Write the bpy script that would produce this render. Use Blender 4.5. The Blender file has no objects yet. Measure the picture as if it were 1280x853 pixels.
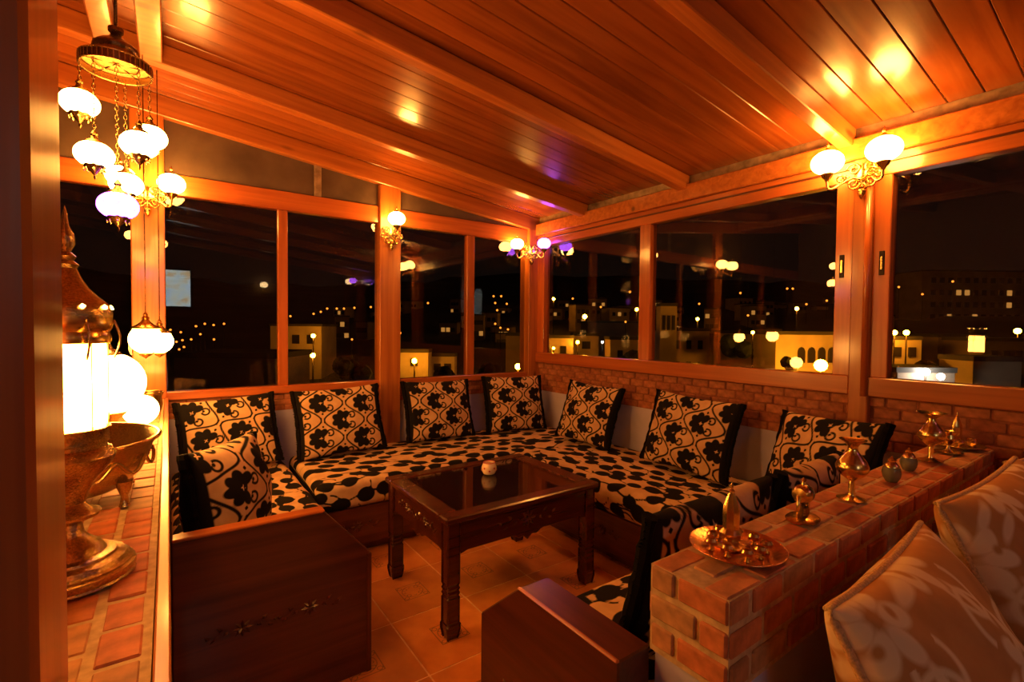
import bpy, bmesh, math, random
import numpy as np
from mathutils import Vector, Matrix

random.seed(7)
np.random.seed(7)
SC = bpy.context.scene
COL = SC.collection

# ------------------------------------------------------------------ camera
# x runs along the long window wall, y along the brick-and-window wall, z up
CAMH = 1.5
F, YAW, PIT, ROL = 605.93, math.radians(54.611), math.radians(1.61), math.radians(0.537)
_W = np.array([[math.sin(YAW), -math.cos(YAW), 0], [0, 0, -1], [math.cos(YAW), math.sin(YAW), 0]])
_Rx = np.array([[1, 0, 0], [0, math.cos(PIT), -math.sin(PIT)], [0, math.sin(PIT), math.cos(PIT)]])
_Rz = np.array([[math.cos(ROL), -math.sin(ROL), 0], [math.sin(ROL), math.cos(ROL), 0], [0, 0, 1]])
CM = _Rz @ _Rx @ _W
cam_data = bpy.data.cameras.new('camera')
cam_data.sensor_width = 36.0
cam_data.lens = F / 1280 * 36.0
cam_data.clip_start = 0.02
cam_data.clip_end = 2000
cam = bpy.data.objects.new('camera', cam_data)
COL.objects.link(cam)
r_, u_, b_ = CM[0], -CM[1], -CM[2]
cam.matrix_world = Matrix(((r_[0], u_[0], b_[0], 0), (r_[1], u_[1], b_[1], 0), (r_[2], u_[2], b_[2], CAMH), (0, 0, 0, 1)))
SC.camera = cam


def ray(px, py):
    return CM.T @ np.array([(px - 640) / F, (py - 426.5) / F, 1.0])


def at(px, py, depth):
    d = ray(px, py) * depth
    return Vector((d[0], d[1], CAMH + d[2]))


def on_y(px, py, Y):
    d = ray(px, py)
    t = Y / d[1]
    return Vector((d[0] * t, Y, CAMH + d[2] * t))


def on_x(px, py, X):
    d = ray(px, py)
    t = X / d[0]
    return Vector((X, d[1] * t, CAMH + d[2] * t))


# ------------------------------------------------------------------ world, exposure
world = bpy.data.worlds.new('night_sky')
SC.world = world
world.use_nodes = True
_bg = world.node_tree.nodes['Background']
_bg.inputs[0].default_value = (0.012, 0.006, 0.004, 1)
_bg.inputs[1].default_value = 0.35
SC.view_settings.view_transform = 'Standard'
SC.view_settings.look = 'None'
SC.view_settings.gamma = 1.0
SC.view_settings.use_curve_mapping = False
SC.view_settings.exposure = 0.0
SC.cycles.max_bounces = 8
SC.cycles.diffuse_bounces = 4
SC.cycles.glossy_bounces = 5
SC.cycles.transparent_max_bounces = 16
LAMP = 92.0          # brightness of a lit glass globe
LAMP_COL = (1.0, 0.405, 0.068)

# ------------------------------------------------------------------ materials


def new_mat(name):
    m = bpy.data.materials.new(name)
    m.use_nodes = True
    nt = m.node_tree
    nt.nodes.clear()
    out = nt.nodes.new('ShaderNodeOutputMaterial')
    return m, nt, out


def nd(nt, typ, **kw):
    n = nt.nodes.new(typ)
    for k, v in kw.items():
        if k.startswith('in_'):
            key = k[3:]
            n.inputs[int(key) if key.isdigit() else key.replace('_', ' ')].default_value = v
        else:
            setattr(n, k, v)
    return n


def principled(nt, out, rough=0.5, metal=0.0, coat=0.0, spec=0.5):
    p = nt.nodes.new('ShaderNodeBsdfPrincipled')
    p.inputs['Roughness'].default_value = rough
    p.inputs['Metallic'].default_value = metal
    p.inputs['Coat Weight'].default_value = coat
    p.inputs['Coat Roughness'].default_value = 0.12
    p.inputs['Specular IOR Level'].default_value = spec
    nt.links.new(p.outputs[0], out.inputs[0])
    return p


def ramp(nt, stops):
    r = nt.nodes.new('ShaderNodeValToRGB')
    e = r.color_ramp.elements
    while len(e) < len(stops):
        e.new(0.5)
    for i, (pos, col) in enumerate(stops):
        e[i].position = pos
        e[i].color = (*col, 1)
    return r


def mat_simple(name, col, rough=0.5, metal=0.0, coat=0.0, noise=0.15, scale=30, bump=0.0, spec=0.5):
    m, nt, out = new_mat(name)
    p = principled(nt, out, rough, metal, coat, spec)
    tc = nd(nt, 'ShaderNodeTexCoord')
    n = nd(nt, 'ShaderNodeTexNoise', in_Scale=scale, in_Detail=4.0)
    nt.links.new(tc.outputs['Object'], n.inputs['Vector'])
    lo = tuple(c * (1 - noise) for c in col)
    hi = tuple(min(1, c * (1 + noise)) for c in col)
    r = ramp(nt, [(0.3, lo), (0.7, hi)])
    nt.links.new(n.outputs[0], r.inputs[0])
    nt.links.new(r.outputs[0], p.inputs['Base Color'])
    if bump:
        b = nd(nt, 'ShaderNodeBump', in_Strength=bump, in_Distance=0.004)
        nt.links.new(n.outputs[0], b.inputs['Height'])
        nt.links.new(b.outputs[0], p.inputs['Normal'])
    return m


def mat_wood(name, axis, dark, light, rough=0.32, coat=0.35, fine=26.0, knots=True):
    m, nt, out = new_mat(name)
    p = principled(nt, out, rough, 0.0, coat)
    tc = nd(nt, 'ShaderNodeTexCoord')
    oi = nd(nt, 'ShaderNodeObjectInfo')
    add = nd(nt, 'ShaderNodeVectorMath', operation='ADD')
    mul = nd(nt, 'ShaderNodeVectorMath', operation='SCALE')
    comb = nd(nt, 'ShaderNodeCombineXYZ')
    for i in range(3):
        nt.links.new(oi.outputs['Random'], comb.inputs[i])
    nt.links.new(comb.outputs[0], mul.inputs[0])
    mul.inputs['Scale'].default_value = 37.0
    nt.links.new(tc.outputs['Object'], add.inputs[0])
    nt.links.new(mul.outputs[0], add.inputs[1])
    mp = nd(nt, 'ShaderNodeMapping')
    s = {'x': (1.2, fine, fine), 'y': (fine, 1.2, fine), 'z': (fine, fine, 1.2)}[axis]
    mp.inputs['Scale'].default_value = s
    nt.links.new(add.outputs[0], mp.inputs['Vector'])
    n = nd(nt, 'ShaderNodeTexNoise', in_Scale=1.0, in_Detail=5.0, in_Distortion=0.6)
    nt.links.new(mp.outputs[0], n.inputs['Vector'])
    r = ramp(nt, [(0.25, dark), (0.5, tuple((a + b) / 2 for a, b in zip(dark, light))), (0.75, light)])
    nt.links.new(n.outputs[0], r.inputs[0])
    col = r.outputs[0]
    # tint per piece
    hs = nd(nt, 'ShaderNodeHueSaturation')
    mr = nd(nt, 'ShaderNodeMapRange', in_3=0.8, in_4=1.15)
    nt.links.new(oi.outputs['Random'], mr.inputs[0])
    nt.links.new(mr.outputs[0], hs.inputs['Value'])
    nt.links.new(col, hs.inputs['Color'])
    col = hs.outputs[0]
    if knots:
        mp2 = nd(nt, 'ShaderNodeMapping')
        s2 = {'x': (1.6, 5, 5), 'y': (5, 1.6, 5), 'z': (5, 5, 1.6)}[axis]
        mp2.inputs['Scale'].default_value = s2
        nt.links.new(add.outputs[0], mp2.inputs['Vector'])
        v = nd(nt, 'ShaderNodeTexVoronoi', in_Scale=1.0)
        nt.links.new(mp2.outputs[0], v.inputs['Vector'])
        kr = ramp(nt, [(0.05, (0.12, 0.12, 0.12)), (0.13, (1, 1, 1))])
        nt.links.new(v.outputs['Distance'], kr.inputs[0])
        mx = nd(nt, 'ShaderNodeMix', data_type='RGBA', blend_type='MULTIPLY')
        mx.inputs[0].default_value = 0.75
        nt.links.new(col, mx.inputs[6])
        nt.links.new(kr.outputs[0], mx.inputs[7])
        col = mx.outputs[2]
    nt.links.new(col, p.inputs['Base Color'])
    b = nd(nt, 'ShaderNodeBump', in_Strength=0.12, in_Distance=0.003)
    nt.links.new(n.outputs[0], b.inputs['Height'])
    nt.links.new(b.outputs[0], p.inputs['Normal'])
    return m


def mat_brick(name, stops, rough=0.75):
    m, nt, out = new_mat(name)
    p = principled(nt, out, rough)
    oi = nd(nt, 'ShaderNodeObjectInfo')
    tc = nd(nt, 'ShaderNodeTexCoord')
    r = ramp(nt, stops)
    nt.links.new(oi.outputs['Random'], r.inputs[0])
    n = nd(nt, 'ShaderNodeTexNoise', in_Scale=28.0, in_Detail=5.0)
    nt.links.new(tc.outputs['Object'], n.inputs['Vector'])
    r2 = ramp(nt, [(0.3, (0.6, 0.6, 0.6)), (0.7, (1.15, 1.1, 1.05))])
    nt.links.new(n.outputs[0], r2.inputs[0])
    mx = nd(nt, 'ShaderNodeMix', data_type='RGBA', blend_type='MULTIPLY')
    mx.inputs[0].default_value = 1.0
    nt.links.new(r.outputs[0], mx.inputs[6])
    nt.links.new(r2.outputs[0], mx.inputs[7])
    nt.links.new(mx.outputs[2], p.inputs['Base Color'])
    b = nd(nt, 'ShaderNodeBump', in_Strength=0.4, in_Distance=0.004)
    nt.links.new(n.outputs[0], b.inputs['Height'])
    nt.links.new(b.outputs[0], p.inputs['Normal'])
    return m


def mat_print(name, ground, ink, ground2=None, rough=0.85, soft=0.0022, weave=900, sheen=0.0):
    """cloth with a printed motif: the attribute 'motif' is a signed distance in metres"""
    m, nt, out = new_mat(name)
    p = principled(nt, out, rough, spec=0.2)
    p.inputs['Sheen Weight'].default_value = sheen
    at_ = nd(nt, 'ShaderNodeAttribute', attribute_name='motif')
    mr = nd(nt, 'ShaderNodeMapRange', in_1=-soft, in_2=soft, in_3=1.0, in_4=0.0)
    nt.links.new(at_.outputs['Fac'], mr.inputs[0])
    tc = nd(nt, 'ShaderNodeTexCoord')
    n = nd(nt, 'ShaderNodeTexNoise', in_Scale=14.0, in_Detail=6.0)
    nt.links.new(tc.outputs['Object'], n.inputs['Vector'])
    g2 = ground2 or tuple(c * 0.82 for c in ground)
    r = ramp(nt, [(0.35, g2), (0.65, ground)])
    nt.links.new(n.outputs[0], r.inputs[0])
    mx = nd(nt, 'ShaderNodeMix', data_type='RGBA')
    nt.links.new(mr.outputs[0], mx.inputs[0])
    nt.links.new(r.outputs[0], mx.inputs[6])
    mx.inputs[7].default_value = (*ink, 1)
    nt.links.new(mx.outputs[2], p.inputs['Base Color'])
    w = nd(nt, 'ShaderNodeTexNoise', in_Scale=float(weave), in_Detail=1.0)
    nt.links.new(tc.outputs['Object'], w.inputs['Vector'])
    b = nd(nt, 'ShaderNodeBump', in_Strength=0.15, in_Distance=0.001)
    nt.links.new(w.outputs[0], b.inputs['Height'])
    nt.links.new(b.outputs[0], p.inputs['Normal'])
    return m


def mat_emit(name, col, strength, mosaic=False):
    m, nt, out = new_mat(name)
    e = nd(nt, 'ShaderNodeEmission')
    e.inputs[1].default_value = strength
    if mosaic:
        tc = nd(nt, 'ShaderNodeTexCoord')
        v = nd(nt, 'ShaderNodeTexVoronoi', in_Scale=60.0, feature='F1')
        nt.links.new(tc.outputs['Object'], v.inputs['Vector'])
        r = ramp(nt, [(0.0, tuple(c * 0.75 for c in col)), (0.6, col), (1.0, tuple(c * 0.6 for c in col))])
        nt.links.new(v.outputs['Distance'], r.inputs[0])
        nt.links.new(r.outputs[0], e.inputs[0])
    else:
        e.inputs[0].default_value = (*col, 1)
    nt.links.new(e.outputs[0], out.inputs[0])
    return m


def mat_glass(name, tint=(1, 1, 1), ior=1.5, rough=0.0):
    """thin sheet of glass: both faces reflect by the Fresnel law, the rest passes straight through"""
    m, nt, out = new_mat(name)
    geo = nd(nt, 'ShaderNodeNewGeometry')
    mr = nd(nt, 'ShaderNodeMapRange', in_3=ior, in_4=1 / ior)
    nt.links.new(geo.outputs['Backfacing'], mr.inputs[0])
    fr = nd(nt, 'ShaderNodeFresnel')
    nt.links.new(mr.outputs[0], fr.inputs['IOR'])
    t = nd(nt, 'ShaderNodeBsdfTransparent')
    t.inputs[0].default_value = (*tint, 1)
    g = nd(nt, 'ShaderNodeBsdfGlossy')
    g.inputs['Roughness'].default_value = rough
    mx = nd(nt, 'ShaderNodeMixShader')
    nt.links.new(fr.outputs[0], mx.inputs[0])
    nt.links.new(t.outputs[0], mx.inputs[1])
    nt.links.new(g.outputs[0], mx.inputs[2])
    nt.links.new(mx.outputs[0], out.inputs[0])
    return m


PINE_D, PINE_L = (0.34, 0.085, 0.014), (0.62, 0.21, 0.04)
M = {}
for ax in 'xyz':
    M['pine_' + ax] = mat_wood('varnished pine ' + ax, ax, PINE_D, PINE_L)
    M['frame_' + ax] = mat_wood('varnished window wood ' + ax, ax, (0.32, 0.07, 0.014), (0.55, 0.15, 0.03), 0.28, 0.45, knots=False)
    M['dark_' + ax] = mat_wood('dark stained wood ' + ax, ax, (0.05, 0.011, 0.005), (0.15, 0.033, 0.012), 0.3, 0.4, knots=False)
M['ceil'] = mat_wood('ceiling boards', 'x', (0.22, 0.050, 0.009), (0.40, 0.112, 0.02), 0.26, 0.5, 14.0, knots=False)
M['table'] = mat_wood('dark red table wood', 'x', (0.035, 0.007, 0.003), (0.10, 0.02, 0.007), 0.25, 0.5, knots=False)
M['brick'] = mat_brick('small red wall brick', [(0.0, (0.36, 0.11, 0.05)), (0.5, (0.46, 0.16, 0.07)), (1.0, (0.54, 0.20, 0.09))])
M['brick_bar'] = mat_brick('old red and buff brick', [(0.0, (0.50, 0.13, 0.05)), (0.35, (0.58, 0.20, 0.08)), (0.6, (0.44, 0.22, 0.10)), (0.8, (0.62, 0.16, 0.05)), (1.0, (0.50, 0.28, 0.13))])
M['mortar'] = mat_simple('grey lime mortar', (0.52, 0.35, 0.19), 0.9, noise=0.25, scale=40, bump=0.4)
M['mortar_wall'] = mat_simple('red wall mortar', (0.30, 0.10, 0.05), 0.9, noise=0.25, scale=40, bump=0.4)
M['plaster'] = mat_simple('lilac plaster', (0.50, 0.46, 0.66), 0.85, noise=0.06, scale=9, bump=0.1)
M['plain_wall'] = mat_simple('brown plaster', (0.22, 0.13, 0.08), 0.9, noise=0.1, scale=6)
M['glass'] = mat_glass('window glass', (0.93, 0.93, 0.93))
M['glass_table'] = mat_glass('table glass', (0.8, 0.8, 0.8))
M['brass'] = mat_simple('polished brass', (0.80, 0.52, 0.17), 0.24, 1.0, noise=0.2, scale=60)
M['brass_old'] = mat_simple('chased old brass', (0.60, 0.44, 0.18), 0.27, 1.0, noise=0.35, scale=260, bump=0.25)
M['copper'] = mat_simple('copper tray', (0.80, 0.36, 0.16), 0.25, 1.0, noise=0.2, scale=80, bump=0.3)
M['brass_matte'] = mat_simple('tarnished brass plate', (0.60, 0.36, 0.12), 0.5, 0.35, noise=0.3, scale=120)
M['bronze'] = mat_simple('dark bronze', (0.24, 0.15, 0.065), 0.27, 1.0, noise=0.35, scale=260, bump=0.2)
M['black_velvet'] = mat_simple('black velvet', (0.005, 0.0035, 0.003), 0.95, noise=0.3, scale=200, spec=0.1)
M['globe'] = mat_emit('lit glass globe', LAMP_COL, LAMP, True)
M['globe_big'] = mat_emit('lit lantern glass', LAMP_COL, LAMP * 0.8, True)
M['globe_purple'] = mat_emit('lit violet glass globe', (0.5, 0.10, 1.0), LAMP * 0.14, True)
M['globe_dim'] = mat_emit('dim lit glass globe', (1.0, 0.6, 0.25), LAMP * 0.18, True)
M['cushion'] = mat_print('cream cloth with black flowers', (0.62, 0.40, 0.22), (0.005, 0.003, 0.003), (0.52, 0.31, 0.16))
M['mattress'] = mat_print('cream cloth with black leaves', (0.66, 0.43, 0.23), (0.005, 0.003, 0.003), (0.56, 0.34, 0.17))
M['beige'] = mat_print('fawn cloth with pale flowers', (0.58, 0.28, 0.10), (0.80, 0.60, 0.36), (0.50, 0.23, 0.08), soft=0.004)
M['beige_cord'] = mat_simple('fawn cord', (0.62, 0.36, 0.16), 0.95, noise=0.3, scale=200, bump=0.5)
M['foil'] = mat_simple('grey brown sealing strip', (0.34, 0.24, 0.15), 0.4, 0.25, noise=0.4, scale=18, bump=0.3)
M['black_metal'] = mat_simple('blackened metal', (0.03, 0.02, 0.015), 0.4, 0.8)
M['ceramic'] = mat_simple('cream glazed ceramic', (0.85, 0.62, 0.40), 0.25, coat=0.5, noise=0.05)
M['red_paint'] = mat_simple('red dot glaze', (0.5, 0.04, 0.03), 0.3)
M['green_glass'] = mat_simple('grey green beaded glass', (0.15, 0.14, 0.085), 0.18, 0.2, coat=0.6, noise=0.6, scale=120, bump=0.5)


def mat_dusty():
    m, nt, out = new_mat('dusty brown plastic sheet')
    t = nd(nt, 'ShaderNodeBsdfTransparent')
    t.inputs[0].default_value = (0.35, 0.25, 0.18, 1)
    p = nd(nt, 'ShaderNodeBsdfPrincipled', in_Roughness=0.35)
    tc = nd(nt, 'ShaderNodeTexCoord')
    n = nd(nt, 'ShaderNodeTexNoise', in_Scale=5.0, in_Detail=6.0)
    nt.links.new(tc.outputs['Object'], n.inputs['Vector'])
    r = ramp(nt, [(0.3, (0.10, 0.065, 0.045)), (0.7, (0.18, 0.12, 0.08))])
    nt.links.new(n.outputs[0], r.inputs[0])
    nt.links.new(r.outputs[0], p.inputs['Base Color'])
    mx = nd(nt, 'ShaderNodeMixShader')
    mx.inputs[0].default_value = 0.8
    nt.links.new(t.outputs[0], mx.inputs[1])
    nt.links.new(p.outputs[0], mx.inputs[2])
    nt.links.new(mx.outputs[0], out.inputs[0])
    return m


M['dusty'] = mat_dusty()


def mat_tile():
    """terracotta floor tile with a dark stencilled square in its middle (object coordinates, metres)"""
    m, nt, out = new_mat('terracotta tile')
    p = principled(nt, out, 0.32, 0, 0.2)
    tc = nd(nt, 'ShaderNodeTexCoord')
    oi = nd(nt, 'ShaderNodeObjectInfo')
    n = nd(nt, 'ShaderNodeTexNoise', in_Scale=7.0, in_Detail=6.0)
    nt.links.new(tc.outputs['Object'], n.inputs['Vector'])
    r = ramp(nt, [(0.3, (0.62, 0.20, 0.045)), (0.7, (0.82, 0.32, 0.08))])
    nt.links.new(n.outputs[0], r.inputs[0])
    hs = nd(nt, 'ShaderNodeHueSaturation')
    mr = nd(nt, 'ShaderNodeMapRange', in_3=0.82, in_4=1.12)
    nt.links.new(oi.outputs['Random'], mr.inputs[0])
    nt.links.new(mr.outputs[0], hs.inputs['Value'])
    nt.links.new(r.outputs[0], hs.inputs['Color'])
    at_ = nd(nt, 'ShaderNodeAttribute', attribute_name='motif')
    ms = nd(nt, 'ShaderNodeMapRange', in_1=-0.0012, in_2=0.0012, in_3=0.8, in_4=0.0)
    nt.links.new(at_.outputs['Fac'], ms.inputs[0])
    mx = nd(nt, 'ShaderNodeMix', data_type='RGBA')
    nt.links.new(ms.outputs[0], mx.inputs[0])
    nt.links.new(hs.outputs[0], mx.inputs[6])
    mx.inputs[7].default_value = (0.10, 0.05, 0.03, 1)
    nt.links.new(mx.outputs[2], p.inputs['Base Color'])
    return m


M['tile'] = mat_tile()
M['grout'] = mat_simple('pale grout', (0.85, 0.52, 0.26), 0.8)

# ------------------------------------------------------------------ mesh helpers
_box_cache = {}


def mesh_from(name, verts, faces, smooth=False):
    me = bpy.data.meshes.new(name)
    me.from_pydata([tuple(v) for v in verts], [], faces)
    me.update()
    if smooth:
        me.polygons.foreach_set('use_smooth', [True] * len(me.polygons))
    return me


def box_mesh(sx, sy, sz, bev=0.004):
    key = (round(sx, 4), round(sy, 4), round(sz, 4), round(bev, 4))
    if key in _box_cache:
        return _box_cache[key]
    bm = bmesh.new()
    bmesh.ops.create_cube(bm, size=1.0)
    bmesh.ops.scale(bm, vec=(sx, sy, sz), verts=bm.verts)
    b = min(bev, 0.3 * min(sx, sy, sz))
    if b > 0.0002:
        bmesh.ops.bevel(bm, geom=list(bm.edges), offset=b, segments=1, affect='EDGES', profile=0.5)
    me = bpy.data.meshes.new('box')
    bm.to_mesh(me)
    bm.free()
    _box_cache[key] = me
    return me


def link(name, me, mat=None, parent=None, loc=(0, 0, 0), rot=(0, 0, 0), scale=(1, 1, 1)):
    o = bpy.data.objects.new(name, me)
    COL.objects.link(o)
    o.location, o.rotation_euler, o.scale = loc, rot, scale
    if parent is not None:
        o.parent = parent
    if mat is not None:
        if len(me.materials) == 0:
            me.materials.append(mat)
        elif me.materials[0] != mat:
            o.material_slots[0].link = 'OBJECT'
            o.material_slots[0].material = mat
    return o


def box(name, x0, x1, y0, y1, z0, z1, mat, parent=None, bev=0.004):
    return link(name, box_mesh(abs(x1 - x0), abs(y1 - y0), abs(z1 - z0), bev), mat, parent, ((x0 + x1) / 2, (y0 + y1) / 2, (z0 + z1) / 2))


def bar(name, p0, p1, w, h, mat, parent=None, bev=0.004):
    """rectangular bar along its own local x"""
    p0, p1 = Vector(p0), Vector(p1)
    d = p1 - p0
    o = link(name, box_mesh(d.length, w, h, bev), mat, parent, (p0 + p1) / 2)
    o.rotation_euler = (0, -math.atan2(d.z, math.hypot(d.x, d.y)), math.atan2(d.y, d.x))
    return o


def empty(name, loc=(0, 0, 0), rz=0.0):
    o = bpy.data.objects.new(name, None)
    o.empty_display_size = 0.1
    COL.objects.link(o)
    o.location = loc
    o.rotation_euler = (0, 0, rz)
    return o


def tag(o, label, cat, group=None):
    o['label'] = label
    o['category'] = cat
    if group:
        o['group'] = group
    return o


def struct(o, label=None):
    o['kind'] = 'structure'
    if label:
        o['label'] = label
    return o


def lathe_mesh(prof, seg=24, flute=0.0, nfl=0, sx=1.0, sy=1.0, cap=True):
    verts, faces = [], []
    for (r, z) in prof:
        for i in range(seg):
            a = 2 * math.pi * i / seg
            rr = max(r, 0.0004) * (1 + (flute * math.cos(nfl * a) if nfl else 0))
            verts.append((rr * math.cos(a) * sx, rr * math.sin(a) * sy, z))
    n = len(prof)
    for j in range(n - 1):
        for i in range(seg):
            k = (i + 1) % seg
            faces.append((j * seg + i, j * seg + k, (j + 1) * seg + k, (j + 1) * seg + i))
    if cap:
        faces.append(tuple(range(seg - 1, -1, -1)))
        faces.append(tuple((n - 1) * seg + i for i in range(seg)))
    me = mesh_from('turned', verts, faces, True)
    me.set_sharp_from_angle(angle=0.7)
    return me


def tube_mesh(pts, r, seg=8, closed=False):
    pts = [Vector(p) for p in pts]
    n = len(pts)
    verts, faces = [], []
    up = Vector((0.13, 0.21, 0.97))
    for i, p in enumerate(pts):
        a = pts[(i - 1) % n] if (closed or i > 0) else p
        b = pts[(i + 1) % n] if (closed or i < n - 1) else p
        t = (b - a).normalized()
        s = t.cross(up)
        if s.length < 1e-3:
            s = t.cross(Vector((1, 0, 0)))
        s.normalize()
        w = s.cross(t)
        rr = r[i] if isinstance(r, (list, tuple)) else r
        for k in range(seg):
            q = 2 * math.pi * k / seg
            verts.append(p + (s * math.cos(q) + w * math.sin(q)) * rr)
    m = n if closed else n - 1
    for i in range(m):
        j = (i + 1) % n
        for k in range(seg):
            l = (k + 1) % seg
            faces.append((i * seg + k, i * seg + l, j * seg + l, j * seg + k))
    if not closed:
        faces.append(tuple(range(seg - 1, -1, -1)))
        faces.append(tuple((n - 1) * seg + k for k in range(seg)))
    return mesh_from('tube', verts, faces, True)


def ring_pts(R, n=32, z=0.0, c=(0, 0), sx=1, sy=1):
    return [(c[0] + R * sx * math.cos(2 * math.pi * i / n), c[1] + R * sy * math.sin(2 * math.pi * i / n), z) for i in range(n)]


def prism_mesh(poly, axis, a0, a1):
    """poly in the plane normal to axis, extruded a0..a1; axis 'x': poly=(y,z); axis 'y': poly=(x,z)"""
    def P(p, a):
        return (a, p[0], p[1]) if axis == 'x' else (p[0], a, p[1])
    n = len(poly)
    verts = [P(p, a0) for p in poly] + [P(p, a1) for p in poly]
    faces = [tuple(range(n)), tuple(range(2 * n - 1, n - 1, -1))]
    for i in range(n):
        j = (i + 1) % n
        faces.append((i, i + n, j + n, j))
    bm = bmesh.new()
    vs = [bm.verts.new(v) for v in verts]
    for f in faces:
        bm.faces.new([vs[i] for i in f])
    bmesh.ops.recalc_face_normals(bm, faces=bm.faces)
    bmesh.ops.bevel(bm, geom=list(bm.edges), offset=0.004, segments=1, affect='EDGES')
    me = bpy.data.meshes.new('prism')
    bm.to_mesh(me)
    bm.free()
    return me


def set_motif(me, vals):
    a = me.attributes.new('motif', 'FLOAT', 'POINT')
    a.data.foreach_set('value', np.asarray(vals, dtype=np.float32))


# ------------------------------------------------------------------ printed motifs (signed distances, metres)
def sd_ellipse(x, y, cx, cy, a, b, ang=0.0):
    c, s = math.cos(ang), math.sin(ang)
    dx, dy = x - cx, y - cy
    p, q = dx * c + dy * s, -dx * s + dy * c
    return (np.sqrt((p / a) ** 2 + (q / b) ** 2) - 1) * min(a, b)


def sd_ring(x, y, cx, cy, r, t, a0=-9, a1=9):
    dx, dy = x - cx, y - cy
    d = np.abs(np.hypot(dx, dy) - r) - t
    an = np.arctan2(dy, dx)
    return np.where((an >= a0) & (an <= a1), d, 1.0)


def motif_flower(x, y):
    """half-drop ogee lattice with clover flowers, curls, tie bars and dots"""
    x, y = x / 1.06, y / 1.06
    PX, PY = 0.30, 0.25
    best = np.full(x.shape, 1.0)
    for row in (0, 1):
        ox = row * PX / 2
        oy = row * PY / 2
        cx = (x - ox + PX / 2) % PX - PX / 2
        cy = (y - oy + PY / 2) % PY - PY / 2
        # ogee outline
        w = 0.128 * (0.5 + 0.5 * np.cos(2 * np.pi * cy / PY)) + 0.011
        sl = 0.128 * np.pi / PY * np.abs(np.sin(2 * np.pi * cy / PY))
        best = np.minimum(best, np.abs(np.abs(cx) - w) / np.sqrt(1 + sl ** 2) - 0.0055)
        # flower
        fx = cx + 0.018
        fl = np.full(x.shape, 1.0)
        for k in range(6):
            a = math.radians(60 + 48 * k)
            fl = np.minimum(fl, sd_ellipse(fx, cy, 0.044 * math.cos(a), 0.044 * math.sin(a), 0.030, 0.0225, a))
        fl = np.minimum(fl, sd_ellipse(fx, cy, -0.006, 0, 0.034, 0.034))
        an = np.arctan2(cy, fx - 0.006)
        star = np.hypot(fx - 0.006, cy) - 0.013 * (0.55 + 0.45 * np.cos(4 * an))
        fl = np.maximum(fl, -star)
        best = np.minimum(best, fl)
        # curls beside the flower
        for s in (-1, 1):
            best = np.minimum(best, sd_ring(fx, cy * s, 0.066, 0.037, 0.021, 0.0055, -2.4, 3.2))
            best = np.minimum(best, sd_ellipse(fx, cy * s, 0.056, 0.034, 0.008, 0.008))
        # tie bars
        by = (y - oy) % PY - PY / 2
        for s in (-1, 1):
            best = np.minimum(best, np.maximum(np.abs(cx - s * 0.009) - 0.003, np.abs(by) - 0.020))
    for row in (0, 1):
        for dy in (-0.046, 0.046):
            qx = (x - row * PX / 2 + PX / 2) % PX - PX / 2
            qy = (y - row * PY / 2 - dy) % PY - PY / 2
            best = np.minimum(best, np.abs(qx) + np.abs(qy) - 0.010)
    return best


def motif_leaves(x, y, seed):
    rng = np.random.RandomState(seed)
    best = np.full(x.shape, 1.0)
    x0, x1, y0, y1 = x.min(), x.max(), y.min(), y.max()
    GX, GY = 0.150, 0.118
    j = 0
    yy = y0
    while yy < y1 + GY:
        i = 0
        xx = x0 + (j % 2) * GX / 2
        ph = rng.uniform(0, 6.28)
        # wavy stem
        line = yy + 0.026 * np.sin(x * 2 * np.pi / 0.42 + ph)
        best = np.minimum(best, np.abs(y - line) / 1.15 - 0.0055)
        while xx < x1 + GX:
            cx = xx + rng.uniform(-0.02, 0.02)
            cy = yy + 0.026 * math.sin(cx * 2 * math.pi / 0.42 + ph) + rng.choice([-1, 1]) * 0.020
            a = rng.uniform(0.050, 0.066)
            best = np.minimum(best, sd_ellipse(x, y, cx, cy, a, a * rng.uniform(0.68, 0.86), rng.uniform(-0.5, 0.5)))
            if rng.rand() < 0.45:
                s = rng.uniform(-3, 0)
                best = np.minimum(best, sd_ring(x, y, cx + 0.07, cy + 0.05, 0.062, 0.0055, s, s + 2.6))
            xx += GX
        yy += GY
        j += 1
    return best


def motif_big(x, y):
    """large pale blossoms with long pointed leaves"""
    PX, PY = 0.42, 0.36
    best = np.full(x.shape, 1.0)
    for row in (0, 1):
        cx = (x - row * PX / 2 + PX / 2) % PX - PX / 2
        cy = (y - row * PY / 2 + PY / 2) % PY - PY / 2
        fl = np.full(x.shape, 1.0)
        for k in range(7):
            a = 2 * math.pi * k / 7 + 0.3 * row
            fl = np.minimum(fl, sd_ellipse(cx, cy, 0.058 * math.cos(a), 0.058 * math.sin(a), 0.040, 0.023, a))
        an = np.arctan2(cy, cx)
        fl = np.maximum(fl, -(np.hypot(cx, cy) - 0.02 * (0.6 + 0.4 * np.cos(4 * an))))
        for k in range(3):
            a = 0.4 + 2.1 * k
            fl = np.maximum(fl, -sd_ellipse(cx, cy, 0.055 * math.cos(a), 0.055 * math.sin(a), 0.010, 0.012))
        best = np.minimum(best, fl)
        for s in (-1, 1):
            best = np.minimum(best, sd_ellipse(cx, cy, s * 0.135, 0.075 * s, 0.060, 0.014, 0.7))
            best = np.minimum(best, sd_ring(cx * s, cy * s, 0.10, -0.06, 0.055, 0.007, -2.9, 1.2))
            best = np.minimum(best, sd_ellipse(cx, cy, s * 0.11, -0.10 * s, 0.035, 0.012, -0.9))
    return best


# ------------------------------------------------------------------ room dimensions
XB = 3.165          # inner face of the brick-and-window wall
YA = 4.03           # inner face of the long window wall
SL = 0.119          # roof slope
YBACK, XLEFT = -2.6, -2.6
TH = math.atan(SL)


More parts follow.
